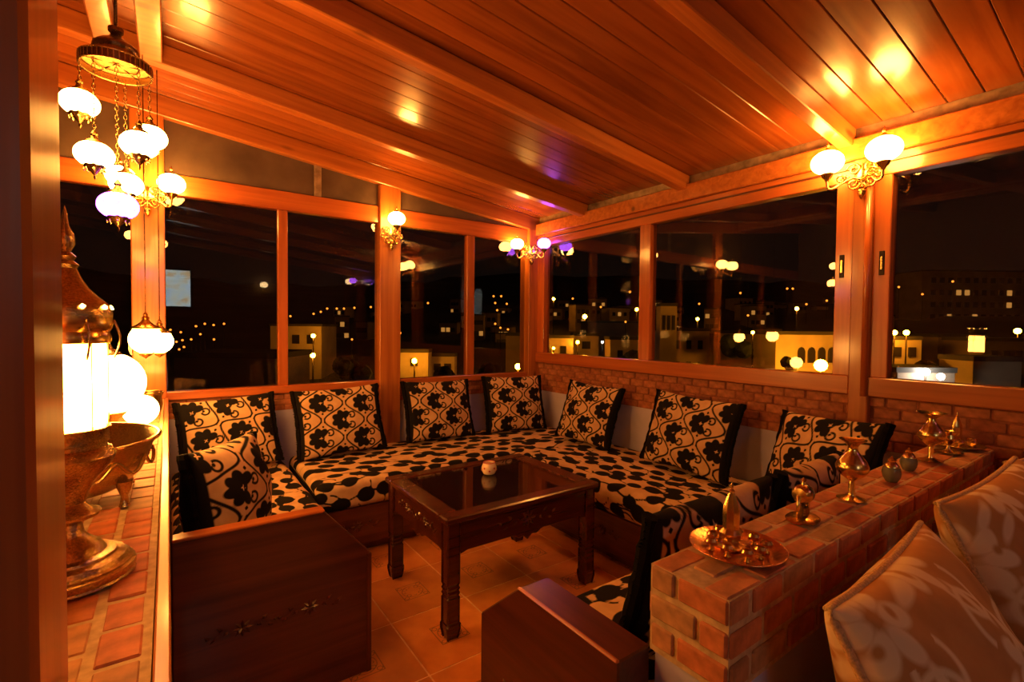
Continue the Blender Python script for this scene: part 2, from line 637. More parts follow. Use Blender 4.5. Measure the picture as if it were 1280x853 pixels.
def ceil_z(x):
    return 2.63 + SL * (XB - x)


# ------------------------------------------------------------------ floor
floor = struct(box('floor', XLEFT, XB + 0.2, YBACK, YA + 0.2, -0.12, -0.0012, M['grout'], bev=0), 'tiled terracotta floor')
TX, TY, TX0, TY0 = 0.4270, 0.4420, 0.905, 1.862
n = 45
g = np.linspace(-1, 1, n)
gx, gy = np.meshgrid(g * (TX - 0.012) / 2, g * (TY - 0.012) / 2, indexing='xy')
xx, yy = gx.ravel(), gy.ravel()


def tile_motif(x, y):
    m = np.maximum(np.abs(x), np.abs(y))
    d = np.abs(m - 0.073) - 0.0022
    r = np.hypot(x, y)
    a = np.arctan2(y, x)
    d = np.minimum(d, np.abs(r - 0.020 * (1.3 + np.cos(4 * a))) - 0.0022)
    d = np.minimum(d, np.abs(r - 0.058) - 0.002)
    for sx in (-1, 1):
        for sy in (-1, 1):
            d = np.minimum(d, np.abs(np.hypot(x - sx * 0.055, y - sy * 0.055) - 0.012) - 0.002)
            d = np.minimum(d, np.abs(np.hypot(x - sx * 0.033, y - sy * 0.033) - 0.011) - 0.002)
    return d


# a tile: fine print needs a dense square in the middle only
mid = np.linspace(-0.08, 0.08, 41)
lx = np.concatenate([[-(TX - 0.009) / 2], mid, [(TX - 0.009) / 2]])
ly = np.concatenate([[-(TY - 0.009) / 2], mid, [(TY - 0.009) / 2]])
tv, tf = [], []
for b in ly:
    for a in lx:
        tv.append((a, b, 0.0))
nl = len(lx)
for j in range(nl - 1):
    for i in range(nl - 1):
        tf.append((j * nl + i, j * nl + i + 1, (j + 1) * nl + i + 1, (j + 1) * nl + i))
b0 = len(tv)
for a, b in ((0, 0), (nl - 1, 0), (nl - 1, nl - 1), (0, nl - 1)):
    tv.append((lx[a], ly[b], -0.009))
c4 = [0, nl - 1, nl * nl - 1, nl * (nl - 1)]
edges = [[i for i in range(nl)], [j * nl + nl - 1 for j in range(nl)], [nl * (nl - 1) + i for i in range(nl)][::-1], [j * nl for j in range(nl)][::-1]]
for k, e in enumerate(edges):
    tf.append(tuple([b0 + k] + [b0 + (k + 1) % 4] + e[::-1]))
tile_me = mesh_from('tile', tv, tf)
tva = np.array(tv)
set_motif(tile_me, tile_motif(tva[:, 0], tva[:, 1]))
plain_tile = box_mesh(TX - 0.009, TY - 0.009, 0.009, 0.001)
for i in range(-8, 6):
    for j in range(-10, 5):
        cx, cy = TX0 + (i + 0.5) * TX, TY0 + (j + 0.5) * TY
        if cx > XB or cy > YA or cx < XLEFT or cy < YBACK:
            continue
        if 0.2 < cx < 2.6 and 0.9 < cy < 3.4:
            link('floor_tile', tile_me, M['tile'], floor, (cx - floor.location.x, cy - floor.location.y, 0.0005 - floor.location.z))

# ------------------------------------------------------------------ ceiling: boards, rafters, ridge beam
ceil = struct(empty('ceiling'), 'sloping pine ceiling on rafters')
PW = 0.1345
xa, xb_ = XLEFT, XB + 0.25
plen = (xb_ - xa) / math.cos(TH)
pm = box_mesh(plen, PW - 0.003, 0.018, 0.003)
y = 0.4705 - 24 * PW
while y < YA + 0.15:
    cx = (xa + xb_) / 2
    link('ceiling_board', pm, M['ceil'], ceil, (cx, y + PW / 2, ceil_z(cx) + 0.009), (0, TH, 0))
    y += PW
link('board_backing', box_mesh(plen, YA + 0.3 - YBACK, 0.02, 0), M['dark_x'], ceil, ((xa + xb_) / 2, (YA + 0.3 + YBACK) / 2, ceil_z((xa + xb_) / 2) + 0.034), (0, TH, 0))
for yr in (3.285, 2.225, 1.165, 0.105, -0.955, -2.015):
    bar('rafter', (XLEFT, yr, ceil_z(XLEFT) - 0.056), (XB - 0.02, yr, ceil_z(XB - 0.02) - 0.056), 0.075, 0.108, M['pine_x'], ceil, 0.005)
# rafter lying on the long window wall
bar('wall_rafter', (XLEFT, YA - 0.01, ceil_z(XLEFT) - 0.07), (XB, YA - 0.01, ceil_z(XB) - 0.07), 0.10, 0.135, M['pine_x'], ceil, 0.005)
# ridge beams running across under the rafters
bar('cross_beam', (-0.060, YBACK, 2.955), (-0.060, 3.245, 2.955), 0.10, 0.115, M['pine_y'], ceil, 0.006)
bar('cross_beam', (-0.245, YBACK, 2.965), (-0.245, 3.245, 2.965), 0.09, 0.115, M['pine_y'], ceil, 0.006)
bar('cross_beam', (-0.62, YBACK, 3.02), (-0.62, YA + 0.02, 3.02), 0.14, 0.115, M['pine_y'], ceil, 0.006)

# ------------------------------------------------------------------ long window wall (wall_back_left)
wa = struct(box('wall_far', XLEFT, XB + 0.2, YA + 0.004, YA + 0.2, 0, 0.985, M['mortar_wall'], bev=0), 'low wall of brick and lilac plaster under the long windows')


def part_of(parent, o):
    """re-express a world-placed object under an unrotated parent"""
    o.location = o.location - parent.location
    o.parent = parent
    return o


part_of(wa, box('plaster_face', XLEFT, XB, YA, YA + 0.02, 0, 0.85, M['plaster'], bev=0))
bz = [0.852, 0.894, 0.936]
bl, bh = 0.200, 0.038
for r_i, z in enumerate(bz):
    x = XLEFT + (0.1 if r_i % 2 else 0.0)
    while x < XB - 0.05:
        x1 = min(x + bl, XB - 0.01)
        if x1 - x > 0.03 and x1 > -0.3:
            o = box('brick', 0, x1 - x, 0, 0.03, 0, bh, M['brick'], bev=0.003)
            o.location = ((x + x1) / 2, YA + 0.012 + random.uniform(-0.003, 0.003), z + bh / 2)
            part_of(wa, o)
        x += bl + 0.008

# posts on the far wall
PZ = 0.985


def post_far(name, x0, x1, z0, label):
    return struct(box(name, x0, x1, YA - 0.05, YA + 0.08, z0, ceil_z((x0 + x1) / 2) - 0.13, M['pine_z'], bev=0.006), label)


post_far('trim_1', -0.19, -0.01, 1.0, 'pine post of the far wall beside the counter')
post_far('trim_2', 1.46, 1.645, 0.4, 'pine post in the middle of the far wall')
struct(box('trim_3', 3.03, XB + 0.05, YA - 0.06, YA + 0.1, 0.86, ceil_z(3.1) - 0.03, M['pine_z'], bev=0.006), 'pine corner post')


def window_far(n_, x0, x1, mull, label):
    """frame of one bay of the far wall with its panes between x0 and x1; mull = list of mullion (a,b)"""
    w = struct(empty('window_%d' % n_, ((x0 + x1) / 2, YA + 0.03, 1.0)), label)
    y0, y1 = YA - 0.01, YA + 0.05
    part_of(w, box('sill_rail', x0, x1, y0 - 0.03, y1, 0.985, 1.041, M['frame_x']))
    part_of(w, box('transom', x0, x1, y0 - 0.01, y1, 2.372, 2.512, M['frame_x']))
    edges_ = [x0] + [v for m_ in mull for v in m_] + [x1]
    for a, b in mull:
        part_of(w, box('mullion', a, b, y0, y1, 1.041, 2.372, M['frame_z']))
    for k in range(0, len(edges_), 2):
        part_of(w, box('pane', edges_[k] + 0.0015, edges_[k + 1] - 0.0015, YA + 0.018, YA + 0.024, 1.042, 2.371, M['glass'], bev=0))
    # slanted top light
    zt = lambda x: ceil_z(x) - 0.137
    cuts = [x0, x1] if n_ != 2 else [x0, 0.945, 1.0, x1]
    for k in range(0, len(cuts), 2):
        a, b = cuts[k], cuts[k + 1]
        if zt(a) <= 2.515:
            continue
        b2 = min(b, XB - (2.516 + 0.137 - 2.63) / SL)
        pm_ = prism_mesh([(a, 2.512), (b2, 2.512), (b2, zt(b2) + 0.003), (a, zt(a) + 0.003)], 'y', YA + 0.0, YA + 0.02) if zt(b2) > 2.517 else prism_mesh([(a, 2.512), (b2, 2.512), (a, zt(a) + 0.003)], 'y', YA + 0.0, YA + 0.02)
        part_of(w, link('top_pane', pm_, M['dusty']))
    if n_ == 2:
        part_of(w, box('top_mullion', 0.945, 1.0, YA - 0.01, YA + 0.04, 2.512, zt(0.97) + 0.004, M['foil']))
    return w


window_far(1, XLEFT, -0.19, [(-1.45, -1.38)], 'dark window bay beyond the counter post')
window_far(2, -0.01, 1.46, [(0.682, 0.752)], 'two-pane window bay beside the counter')
window_far(3, 1.645, 3.03, [(2.325, 2.408)], 'two-pane window bay beside the corner')

# ------------------------------------------------------------------ brick-and-window wall (right)
wb = struct(box('wall_right', XB + 0.004, XB + 0.2, YBACK, YA + 0.012, 0, 1.14, M['mortar_wall'], bev=0), 'wall with bands of small bricks under the sliding windows')
part_of(wb, box('plaster_face', XB, XB + 0.02, YBACK, YA, 0, 0.85, M['plaster'], bev=0))
ROWS, bh = 5, 0.050
vis = 0
for r_i in range(ROWS):
    z = 0.852 + r_i * 0.058
    y = YA - 0.03 - (0.062 if r_i % 2 else 0.0)
    while y > -0.25:
        L = 0.124 + random.uniform(-0.008, 0.008)
        y0 = y - L
        if not (y > 1.03 and y0 < 1.14 and False):
            o = box('brick', 0, 0.03, 0, round(L, 3), 0, bh, M['brick'], bev=0.004)
            o.location = (XB + 0.012 + random.uniform(-0.004, 0.004), (y + y0) / 2, z + bh / 2)
            o.rotation_euler = (random.uniform(-0.012, 0.012), 0, random.uniform(-0.01, 0.01))
            part_of(wb, o)
        y = y0 - 0.010
# bricks of the right wall continue lower beyond the low bar
for r_i in range(7):
    z = 0.852 - (r_i + 1) * 0.058
    y = 0.50 - (0.062 if r_i % 2 else 0.0)
    while y > -0.25:
        o = box('brick', 0, 0.03, 0, 0.124, 0, bh, M['brick'], bev=0.004)
        o.location = (XB - 0.004 + random.uniform(-0.004, 0.004), y - 0.062, z + bh / 2)
        part_of(wb, o)
        y -= 0.134

# header beam, sealing strip, posts
struct(bar('trim_4', (XB + 0.02, YBACK, 2.505), (XB + 0.02, YA - 0.06, 2.505), 0.16, 0.116, M['pine_y'], None, 0.006), 'header beam above the sliding windows')
struct(bar('trim_5', (XB + 0.04, YBACK, 2.598), (XB + 0.04, YA - 0.06, 2.598), 0.10, 0.068, M['foil'], None, 0.002), 'grey sealing strip between header beam and ceiling')
pb = struct(box('trim_6', XB - 0.05, XB + 0.1, 1.028, 1.122, 0.86, 2.446, M['pine_z'], bev=0.006), 'pine post between the sliding windows')
part_of(pb, link('cover_rod', tube_mesh([(XB - 0.052, 1.045, 1.14), (XB - 0.052, 1.045, 2.44)], 0.016, 10), M['frame_z']))


def window_right(n_, y0, y1, mull, label, stile0=0.0, stile1=0.0):
    w = struct(empty('window_%d' % n_, (XB + 0.03, (y0 + y1) / 2, 1.14)), label)
    xa_, xb2 = XB - 0.03, XB + 0.05
    part_of(w, box('sill_rail', xa_ - 0.015, xb2, y0, y1, 1.142, 1.245, M['frame_y']))
    part_of(w, box('head_rail', xa_, xb2, y0, y1, 2.334, 2.446, M['frame_y']))
    part_of(w, box('head_lip', xa_ - 0.012, xa_ + 0.002, y0, y1, 2.40, 2.41, M['dark_y'], bev=0.001))
    if stile0:
        part_of(w, box('stile', xa_, xb2, y0, y0 + stile0, 1.245, 2.334, M['frame_z']))
    if stile1:
        part_of(w, box('stile', xa_, xb2, y1 - stile1, y1, 1.245, 2.334, M['frame_z']))
    edges_ = [y0 + stile0] + [v for m_ in mull for v in m_] + [y1 - stile1]
    for a, b in mull:
        part_of(w, box('mullion', xa_, xb2, a, b, 1.245, 2.334, M['frame_z']))
    for k in range(0, len(edges_), 2):
        part_of(w, box('pane', XB + 0.010 + 0.012 * (k // 2), XB + 0.016 + 0.012 * (k // 2), edges_[k] + 0.0015, edges_[k + 1] - 0.0015, 1.246, 2.333, M['glass'], bev=0))
    return w


w4 = window_right(4, 1.122, YA - 0.06, [(2.525, 2.632)], 'sliding window with two panes beside the corner', 0.088, 0.11)
w5 = window_right(5, -1.6, 1.028, [(-0.42, -0.34)], 'sliding window beyond the double wall lamp', 0.05, 0.08)
struct(box('trim_7', XB - 0.05, XB + 0.1, -1.75, -1.6, 0.86, 2.446, M['pine_z'], bev=0.006), 'further pine post of the right wall')
w6 = window_right(6, YBACK, -1.75, [], 'last sliding window of the right wall', 0.05, 0.05)
for w, yy_ in ((w4, 1.175), (w5, 0.985)):
    hdl = box('latch', XB - 0.036, XB - 0.028, yy_ - 0.012, yy_ + 0.012, 1.80, 1.93, M['black_metal'], bev=0.002)
    part_of(w, hdl)
    part_of(w, box('latch_slot', XB - 0.040, XB - 0.034, yy_ - 0.005, yy_ + 0.005, 1.83, 1.90, M['brass'], bev=0.001))

# rest of the room behind the camera
struct(box('wall_behind', XLEFT, XB + 0.2, YBACK - 0.15, YBACK, 0, 3.6, M['plain_wall'], bev=0), 'brown plaster wall behind')
struct(box('wall_left', XLEFT - 0.15, XLEFT, YBACK - 0.15, YA + 0.2, 0, 3.6, M['plain_wall'], bev=0), 'brown plaster wall at the left')

# ------------------------------------------------------------------ brick counter at the left
CT = 1.0
counter = struct(box('wall_counter', -0.55, -0.024, -0.4, YA, 0, CT - 0.003, M['mortar'], bev=0), 'low brick counter wall')
part_of(counter, box('side_board', -0.022, 0.0, -0.4, YA - 0.005, 0.0, CT + 0.004, M['pine_y'], bev=0.003))
y = -0.35
row = 0
while y < YA - 0.05:
    L = 0.098
    x = -0.035
    k = 0
    off = 0.0
    cols = [(-0.034, 0.062), (-0.104, 0.062), (-0.174, 0.062), (-0.244, 0.062), (-0.314, 0.062), (-0.384, 0.062), (-0.454, 0.062)]
    for ci, (xr, wd) in enumerate(cols[:5]):
        yy0 = y + (0.055 if ci % 2 else 0.0)
        if yy0 + 0.1 < YA and yy0 > 0.7:
            o = box('brick', 0, wd - 0.006, 0, 0.094, 0, 0.02, M['brick_bar'], bev=0.003)
            o.location = (xr - wd / 2, yy0 + 0.047, CT - 0.010 + random.uniform(-0.002, 0.002))
            part_of(counter, o)
    y += 0.105
    row += 1

# ------------------------------------------------------------------ brick-topped bar wall
BX0, BY0, BY1, BT = 0.925, 0.53, 0.73, 0.95
barw = struct(box('wall_bar', BX0 + 0.002, XB - 0.002, BY0 + 0.002, BY1 - 0.002, 0.742, BT - 0.004, M['mortar'], bev=0), 'low dividing wall with brick top')
part_of(barw, box('plaster_face', BX0 + 0.010, XB - 0.002, BY0 + 0.010, BY1 - 0.010, 0, 0.742, M['plaster'], bev=0.002))
BH, BG = 0.052, 0.018
rows = 3
z = BT - 0.005
for r_i in range(rows):
    z1 = z
    z0 = z - BH
    # long sides
    for side in (0, 1):
        x = BX0 + (0.0 if r_i % 2 else -0.055)
        while x < XB - 0.03:
            L = 0.135 + random.uniform(-0.015, 0.015)
            xs, xe = max(x, BX0 + 0.004), min(x + L, XB - 0.008)
            if xe - xs > 0.03:
                o = box('brick', 0, round(xe - xs, 2), 0, 0.03, 0, BH, M['brick_bar'], bev=0.004)
                o.location = ((xs + xe) / 2, (BY0 + 0.012 if side == 0 else BY1 - 0.012) + random.uniform(-0.002, 0.002), (z0 + z1) / 2)
                o.rotation_euler = (0, random.uniform(-0.02, 0.02), 0)
                part_of(barw, o)
            x += L + BG
    # near end
    y = BY0 + 0.004
    split = [0.062, 0.118] if r_i % 2 else [0.118, 0.06]
    for L in split:
        o = box('brick', 0, 0.03, 0, L, 0, BH, M['brick_bar'], bev=0.004)
        o.location = (BX0 + 0.012 + random.uniform(-0.003, 0.001), y + L / 2, (z0 + z1) / 2)
        o.rotation_euler = (random.uniform(-0.015, 0.015), 0, 0)
        part_of(barw, o)
        y += L + 0.010
    z = z0 - BG + 0.002
# bricks of the top
x = BX0 + 0.004
k = 0
while x < XB - 0.05:
    L = 0.135 + random.uniform(-0.01, 0.01)
    for q, (ya_, yb2) in enumerate(((BY0 + 0.006, BY0 + 0.060), (BY0 + 0.073, BY0 + 0.127), (BY0 + 0.140, BY1 - 0.006))):
        xs = max(x + (0.06 if q == 1 else 0), BX0 + 0.004)
        xe = min(xs + L, XB - 0.008)
        if xe - xs < 0.03:
            continue
        o = box('brick', 0, round(xe - xs, 2), 0, round(yb2 - ya_, 3), 0, 0.02, M['brick_bar'], bev=0.003)
        o.location = ((xs + xe) / 2, (ya_ + yb2) / 2, BT - 0.0105 + random.uniform(-0.0015, 0.0012))
        o.rotation_euler = (0, 0, random.uniform(-0.015, 0.015))
        part_of(barw, o)
    x += L + 0.020

# ------------------------------------------------------------------ near post at the left
struct(box('trim_8', -0.30, -0.10, 0.61, 0.77, CT + 0.001, ceil_z(-0.2) - 0.12, M['frame_z'], bev=0.006), 'varnished post standing on the counter')

# ------------------------------------------------------------------ sofas (bases), mattresses


def loc_part(parent, o):
    o.location = o.location - parent.location
    o.parent = parent
    return o


def carve(parent, cx, cz, w, face, axis, mat):
    """a carved sprig: rosette with scrolling leaves, proud of a panel"""
    pts = []
    def P(u, v, d=0.004):
        return (cx + u, face - d, cz + v) if axis == 'y' else (face - d, cx + u, cz + v)
    v_, f_ = [], []
    def leaf(u, v, ang, l, wd):
        b = len(v_)
        c, s = math.cos(ang), math.sin(ang)
        for (p, q, d) in ((0, 0, 0), (l * 0.4, wd, 0), (l, 0, 0), (l * 0.4, -wd, 0), (l * 0.45, 0, 0.008)):
            v_.append(P(u + p * c - q * s, v + p * s + q * c, d))
        f_.extend([(b, b + 1, b + 4), (b + 1, b + 2, b + 4), (b + 2, b + 3, b + 4), (b + 3, b, b + 4)])
    root = None
    for s in (0, -1, 1):
        v_.clear()
        f_.clear()
        if s == 0:
            for k in range(8):
                leaf(0, 0, k * math.pi / 4, w * 0.16, w * 0.04)
        else:
            b = len(v_)
            for t in range(7):
                u = s * w * (0.17 + 0.38 * t / 6)
                v = 0.012 * math.sin(t * 1.1)
                v_.append(P(u, v - w * 0.02, 0.003))
                v_.append(P(u, v + w * 0.02, 0.003))
            for t in range(6):
                f_.append((b + 2 * t, b + 2 * t + 1, b + 2 * t + 3, b + 2 * t + 2))
            for k in range(4):
                u = s * w * (0.2 + 0.09 * k)
                sg = 0.7 if k % 2 else -0.7
                leaf(u, 0.012 * math.sin((abs(u) / w - 0.17) / 0.38 * 6.6), sg if s > 0 else math.pi - sg, w * 0.13, w * 0.035)
        me = mesh_from('carving', v_, f_)
        o = link('rosette' if s == 0 else 'leaf_spray', me, mat)
        loc_part(parent, o)


# sofa along the counter, with its carved end panel
s1 = tag(empty('sofa_base', (0.36, 3.0, 0)), 'dark wooden bench base along the brick counter with carved end panel facing the room', 'bench')


loc_part(s1, link('end_panel', prism_mesh([(0.004, 0.0), (0.705, 0.0), (0.705, 0.524), (0.515, 0.740), (0.004, 0.740)], 'y', 2.04, 2.085), M['dark_x']))
loc_part(s1, link('top_rail', prism_mesh([(0.004, 0.735), (0.512, 0.735), (0.520, 0.747), (0.004, 0.747)], 'y', 2.035, 2.098), M['frame_x']))
loc_part(s1, box('seat_box', 0.004, 0.69, 2.087, YA - 0.004, 0.0, 0.305, M['dark_y']))
for cxx in (0.22, 0.46):
    carve(s1, cxx, 0.36, 0.22, 2.04, 'y', M['dark_x'])
loc_part(s1, box('corner_strip', 0.690, 0.712, 2.034, 2.09, 0.0, 0.52, M['dark_z']))

s2 = tag(empty('sofa_base', (1.9, 3.5, 0)), 'dark wooden bench base under the far windows behind the table', 'bench')
loc_part(s2, box('seat_box', 0.715, XB - 0.004, 3.141, YA - 0.004, 0.06, 0.312, M['dark_x']))
loc_part(s2, box('plinth', 0.715, XB - 0.06, 3.19, YA - 0.05, 0.0, 0.06, M['dark_x']))
for cxx in (1.0, 1.5, 2.0):
    carve(s2, cxx, 0.185, 0.26, 3.141, 'y', M['dark_x'])

s3 = tag(empty('sofa_base', (2.7, 2.0, 0)), 'dark wooden bench base along the brick wall under the sliding window', 'bench')
loc_part(s3, box('seat_box', 2.30, XB - 0.004, BY1 + 0.004, 3.137, 0.06, 0.312, M['dark_y']))
loc_part(s3, box('plinth', 2.35, XB - 0.05, BY1 + 0.05, 3.10, 0.0, 0.06, M['dark_y']))
for cyy in (2.7, 2.2, 1.7):
    carve(s3, cyy, 0.185, 0.26, 2.30, 'x', M['dark_y'])

s4 = tag(empty('sofa_base', (1.5, 1.0, 0)), 'dark wooden bench base against the brick-topped bar wall with thick red-brown end panel', 'bench')
loc_part(s4, link('end_panel', prism_mesh([(1.322, 0.0), (1.322, 0.569), (1.115, 0.744), (BY1 + 0.004, 0.744), (BY1 + 0.004, 0.0)], 'x', 0.825, 0.935), M['dark_y']))
loc_part(s4, link('edge_strip', prism_mesh([(1.118, 0.738), (1.118, 0.7475), (BY1 + 0.004, 0.7475), (BY1 + 0.004, 0.738)], 'x', 0.819, 0.832), M['frame_y']))
loc_part(s4, box('seat_box', 0.937, 2.296, BY1 + 0.004, 1.31, 0.0, 0.312, M['dark_x']))
carve(s4, 1.05, 0.42, 0.25, 0.825, 'x', M['dark_y'])


def mattress(name, L, D, T, seed, r=0.05, nl_=None, label='', group=None, loc=(0, 0, 0), rz=0.0, lump=0.0035):
    """long padded mattress, local x = length, front at -y, bottom at z=0"""
    ns = 22
    prof = []
    hw, hh = D / 2, T / 2
    per = []
    # section outline: start at the bottom back, over the top to the front, round to the bottom
    def outline(inset):
        w2, h2 = hw - inset, hh - inset
        rr = max(0.004, min(r, h2 * 0.95) - inset * 0.5)
        pts = []
        def line(a, b, k):
            for i in range(k):
                t = i / k
                pts.append((a[0] + (b[0] - a[0]) * t, a[1] + (b[1] - a[1]) * t))
        def arc(cx, cy, a0, a1, k):
            for i in range(k):
                t = a0 + (a1 - a0) * i / k
                pts.append((cx + rr * math.cos(t), cy + rr * math.sin(t)))
        P = math.pi
        line((-w2 + rr, -h2), (w2 - rr, -h2), 6) if False else None
        arc(w2 - rr, -h2 + rr, -P / 2, 0, 6)
        line((w2, -h2 + rr), (w2, h2 - rr), 6)
        arc(w2 - rr, h2 - rr, 0, P / 2, 8)
        line((w2 - rr, h2), (-w2 + rr, h2), 46)
        arc(-w2 + rr, h2 - rr, P / 2, P, 10)
        line((-w2, h2 - rr), (-w2, -h2 + rr), 12)
        arc(-w2 + rr, -h2 + rr, P, 1.5 * P, 6)
        line((-w2 + rr, -h2), (w2 - rr, -h2), 6)
        return pts
    base = outline(0)
    m = len(base)
    acc = [0.0]
    for i in range(1, m):
        acc.append(acc[-1] + math.dist(base[i], base[i - 1]))
    stations = []
    for i in range(7):
        a = math.pi / 2 * i / 6
        stations.append((-L / 2 + r * (1 - math.sin(a)), r * (1 - math.cos(a)) if False else r * (1 - math.sin(a)) * 0))
    xs = []
    for i in range(7):
        a = math.pi / 2 * i / 7
        xs.append((-L / 2 + r * (1 - math.cos(a)), r * (1 - math.sin(a))))
    nm = int((L - 2 * r) / 0.016)
    for i in range(nm + 1):
        xs.append((-L / 2 + r + (L - 2 * r) * i / nm, 0.0))
    for i in range(6, -1, -1):
        a = math.pi / 2 * i / 7
        xs.append((L / 2 - r * (1 - math.cos(a)), r * (1 - math.sin(a))))
    verts, px_, py_ = [], [], []
    rng = np.random.RandomState(seed)
    ph = rng.uniform(0, 6.28, 8)
    for (x, ins) in xs:
        o = outline(ins)
        for k, (a, b) in enumerate(o):
            lum = 0.0
            if b > 0:
                lum = lump * (math.sin(x * 7 + ph[0]) * math.sin(a * 9 + ph[1]) + 0.6 * math.sin(x * 17 + ph[2] + a * 6)) + 0.008 * (1 - (a / hw) ** 2)
            fr = 0.0
            if a < -hw * 0.8 and b < hh * 0.8:
                fr = lump * math.sin(x * 11 + ph[3]) * 0.7
            verts.append((x, a + fr, b + hh + lum))
            px_.append(x)
            py_.append(acc[k])
    faces = []
    for i in range(len(xs) - 1):
        for k in range(m):
            l = (k + 1) % m
            faces.append((i * m + k, i * m + l, (i + 1) * m + l, (i + 1) * m + k))
    faces.append(tuple(range(m - 1, -1, -1)))
    faces.append(tuple((len(xs) - 1) * m + k for k in range(m)))
    me = mesh_from('mattress', verts, faces, True)
    # distances: the end faces continue the print
    set_motif(me, motif_leaves(np.array(px_), np.array(py_), seed))
    o = link(name, me, M['mattress'], None, loc, (0, 0, rz))
    tag(o, label, 'mattress', group)
    return o


SEAT = 0.312
mattress('seat_mattress', YA - 0.02 - 2.10, 0.70, 0.185, 11, label='cream mattress with black leaf print on the bench beside the brick counter', loc=(0.356, (YA - 0.02 + 2.10) / 2, SEAT - 0.004), rz=math.pi / 2)
mattress('seat_mattress', XB - 0.01 - 0.745, 0.905, 0.185, 12, label='long cream mattress with black leaf print under the far windows', loc=((XB - 0.01 + 0.745) / 2, (3.115 + YA - 0.01) / 2, SEAT + 0.002))
mattress('seat_mattress', 3.10 - BY1 - 0.02, 0.88, 0.185, 13, label='long cream mattress with black leaf print along the brick wall', loc=(2.275 + 0.44, (3.10 + BY1 + 0.01) / 2, SEAT + 0.002), rz=-math.pi / 2)
mattress('seat_mattress', 2.26 - 0.945, 0.60, 0.185, 14, label='cream mattress with black leaf print on the bench against the bar wall', loc=((2.26 + 0.945) / 2, BY1 + 0.012 + 0.30, SEAT + 0.002), rz=math.pi)

# ------------------------------------------------------------------ cushions


def pillow_mesh(w, h, t, n, motif, seed, ang=0.0, band=0.09, sag=0.0):
    rng = np.random.RandomState(seed)
    ox, oy = rng.uniform(0, 1, 2)
    g_ = np.sin(np.linspace(-np.pi / 2, np.pi / 2, n) * 0.98) / math.sin(math.pi / 2 * 0.98)
    g_ = 0.6 * np.linspace(-1, 1, n) + 0.4 * g_
    U, V = np.meshgrid(g_, g_, indexing='xy')
    u, v = U.ravel(), V.ravel()
    X = w / 2 * u * (1 - 0.055 * (1 - v ** 2) * np.abs(u))
    Z = h / 2 * v * (1 - 0.06 * (1 - u ** 2) * np.abs(v)) + h / 2
    th = t / 2 * (np.clip(1 - u ** 2, 0, 1) * np.clip(1 - v ** 2, 0, 1)) ** 0.42
    th = th * (1 - 0.12 * v) + 0.004
    ph = rng.uniform(0, 6.28, 4)
    wr = 0.006 * np.sin(5 * u + ph[0]) * np.sin(4 * v + ph[1]) + 0.004 * np.sin(9 * u + 6 * v + ph[2])
    edge = np.clip(1 - np.maximum(np.abs(u), np.abs(v)), 0, 1)
    wr = wr * np.clip(edge * 5, 0, 1)
    Z = Z - sag * (1 - u ** 2) * (v > 0) * v
    front = np.stack([X, -th + wr, Z], 1)
    back = np.stack([X, th + wr, Z], 1)
    verts = np.concatenate([front, back])
    N = n * n
    faces = []
    for j in range(n - 1):
        for i in range(n - 1):
            a = j * n + i
            faces.append((a, a + 1, a + n + 1, a + n))
            faces.append((N + a, N + a + n, N + a + n + 1, N + a + 1))
    loop = [i for i in range(n)] + [j * n + n - 1 for j in range(1, n)] + [n * (n - 1) + i for i in range(n - 2, -1, -1)] + [j * n for j in range(n - 2, 0, -1)]
    for k in range(len(loop)):
        a, b = loop[k], loop[(k + 1) % len(loop)]
        faces.append((b, a, N + a, N + b))
    me = mesh_from('cushion_cover', verts, faces, True)
    c, s = math.cos(ang), math.sin(ang)
    px_, pz_ = X * c - Z * s + ox, X * s + Z * c + oy
    d = motif(px_, pz_)
    if band:
        d = np.minimum(d, (1 - np.abs(u)) * w / 2 - band * w / 2)
    set_motif(me, np.concatenate([d, d]))
    # edge curves for the bands
    def edge_curve(sign):
        pts = []
        for vv in np.linspace(-1.0, 1.0, 25):
            pts.append((sign * w / 2 * (1 - 0.055 * (1 - vv ** 2)), 0, h / 2 * vv + h / 2))
        return pts
    return me, edge_curve


def band_mesh(pts, sign, r, seed):
    """velvet edge with a short tufted fringe"""
    rng = np.random.RandomState(seed)
    verts, faces = [], []
    seg = 8
    for i, p in enumerate(pts):
        rr = r * (1 + rng.uniform(-0.15, 0.25))
        for k in range(seg):
            q = 2 * math.pi * k / seg
            verts.append((p[0] + sign * 0.004 + 0.8 * rr * math.cos(q), p[1] + rr * math.sin(q), p[2]))
    for i in range(len(pts) - 1):
        for k in range(seg):
            l = (k + 1) % seg
            faces.append((i * seg + k, i * seg + l, (i + 1) * seg + l, (i + 1) * seg + k))
    faces.append(tuple(range(seg - 1, -1, -1)))
    faces.append(tuple((len(pts) - 1) * seg + k for k in range(seg)))
    for i in range(len(pts) - 1):
        for t in (0.0, 0.5):
            z = pts[i][2] + (pts[i + 1][2] - pts[i][2]) * t
            x = pts[i][0] + sign * r * 0.5
            b = len(verts)
            l = 0.014 + rng.uniform(-0.004, 0.006)
            for (dx, dy, dz) in ((0, -0.006, -0.005), (0, 0.006, -0.005), (0, 0, 0.007), (sign * l, rng.uniform(-0.006, 0.006), rng.uniform(-0.004, 0.004))):
                verts.append((x + dx, dy, z + dz))
            faces += [(b, b + 1, b + 3), (b + 1, b + 2, b + 3), (b + 2, b, b + 3)]
    return mesh_from('side_band', verts, faces, False)


_pil = {}


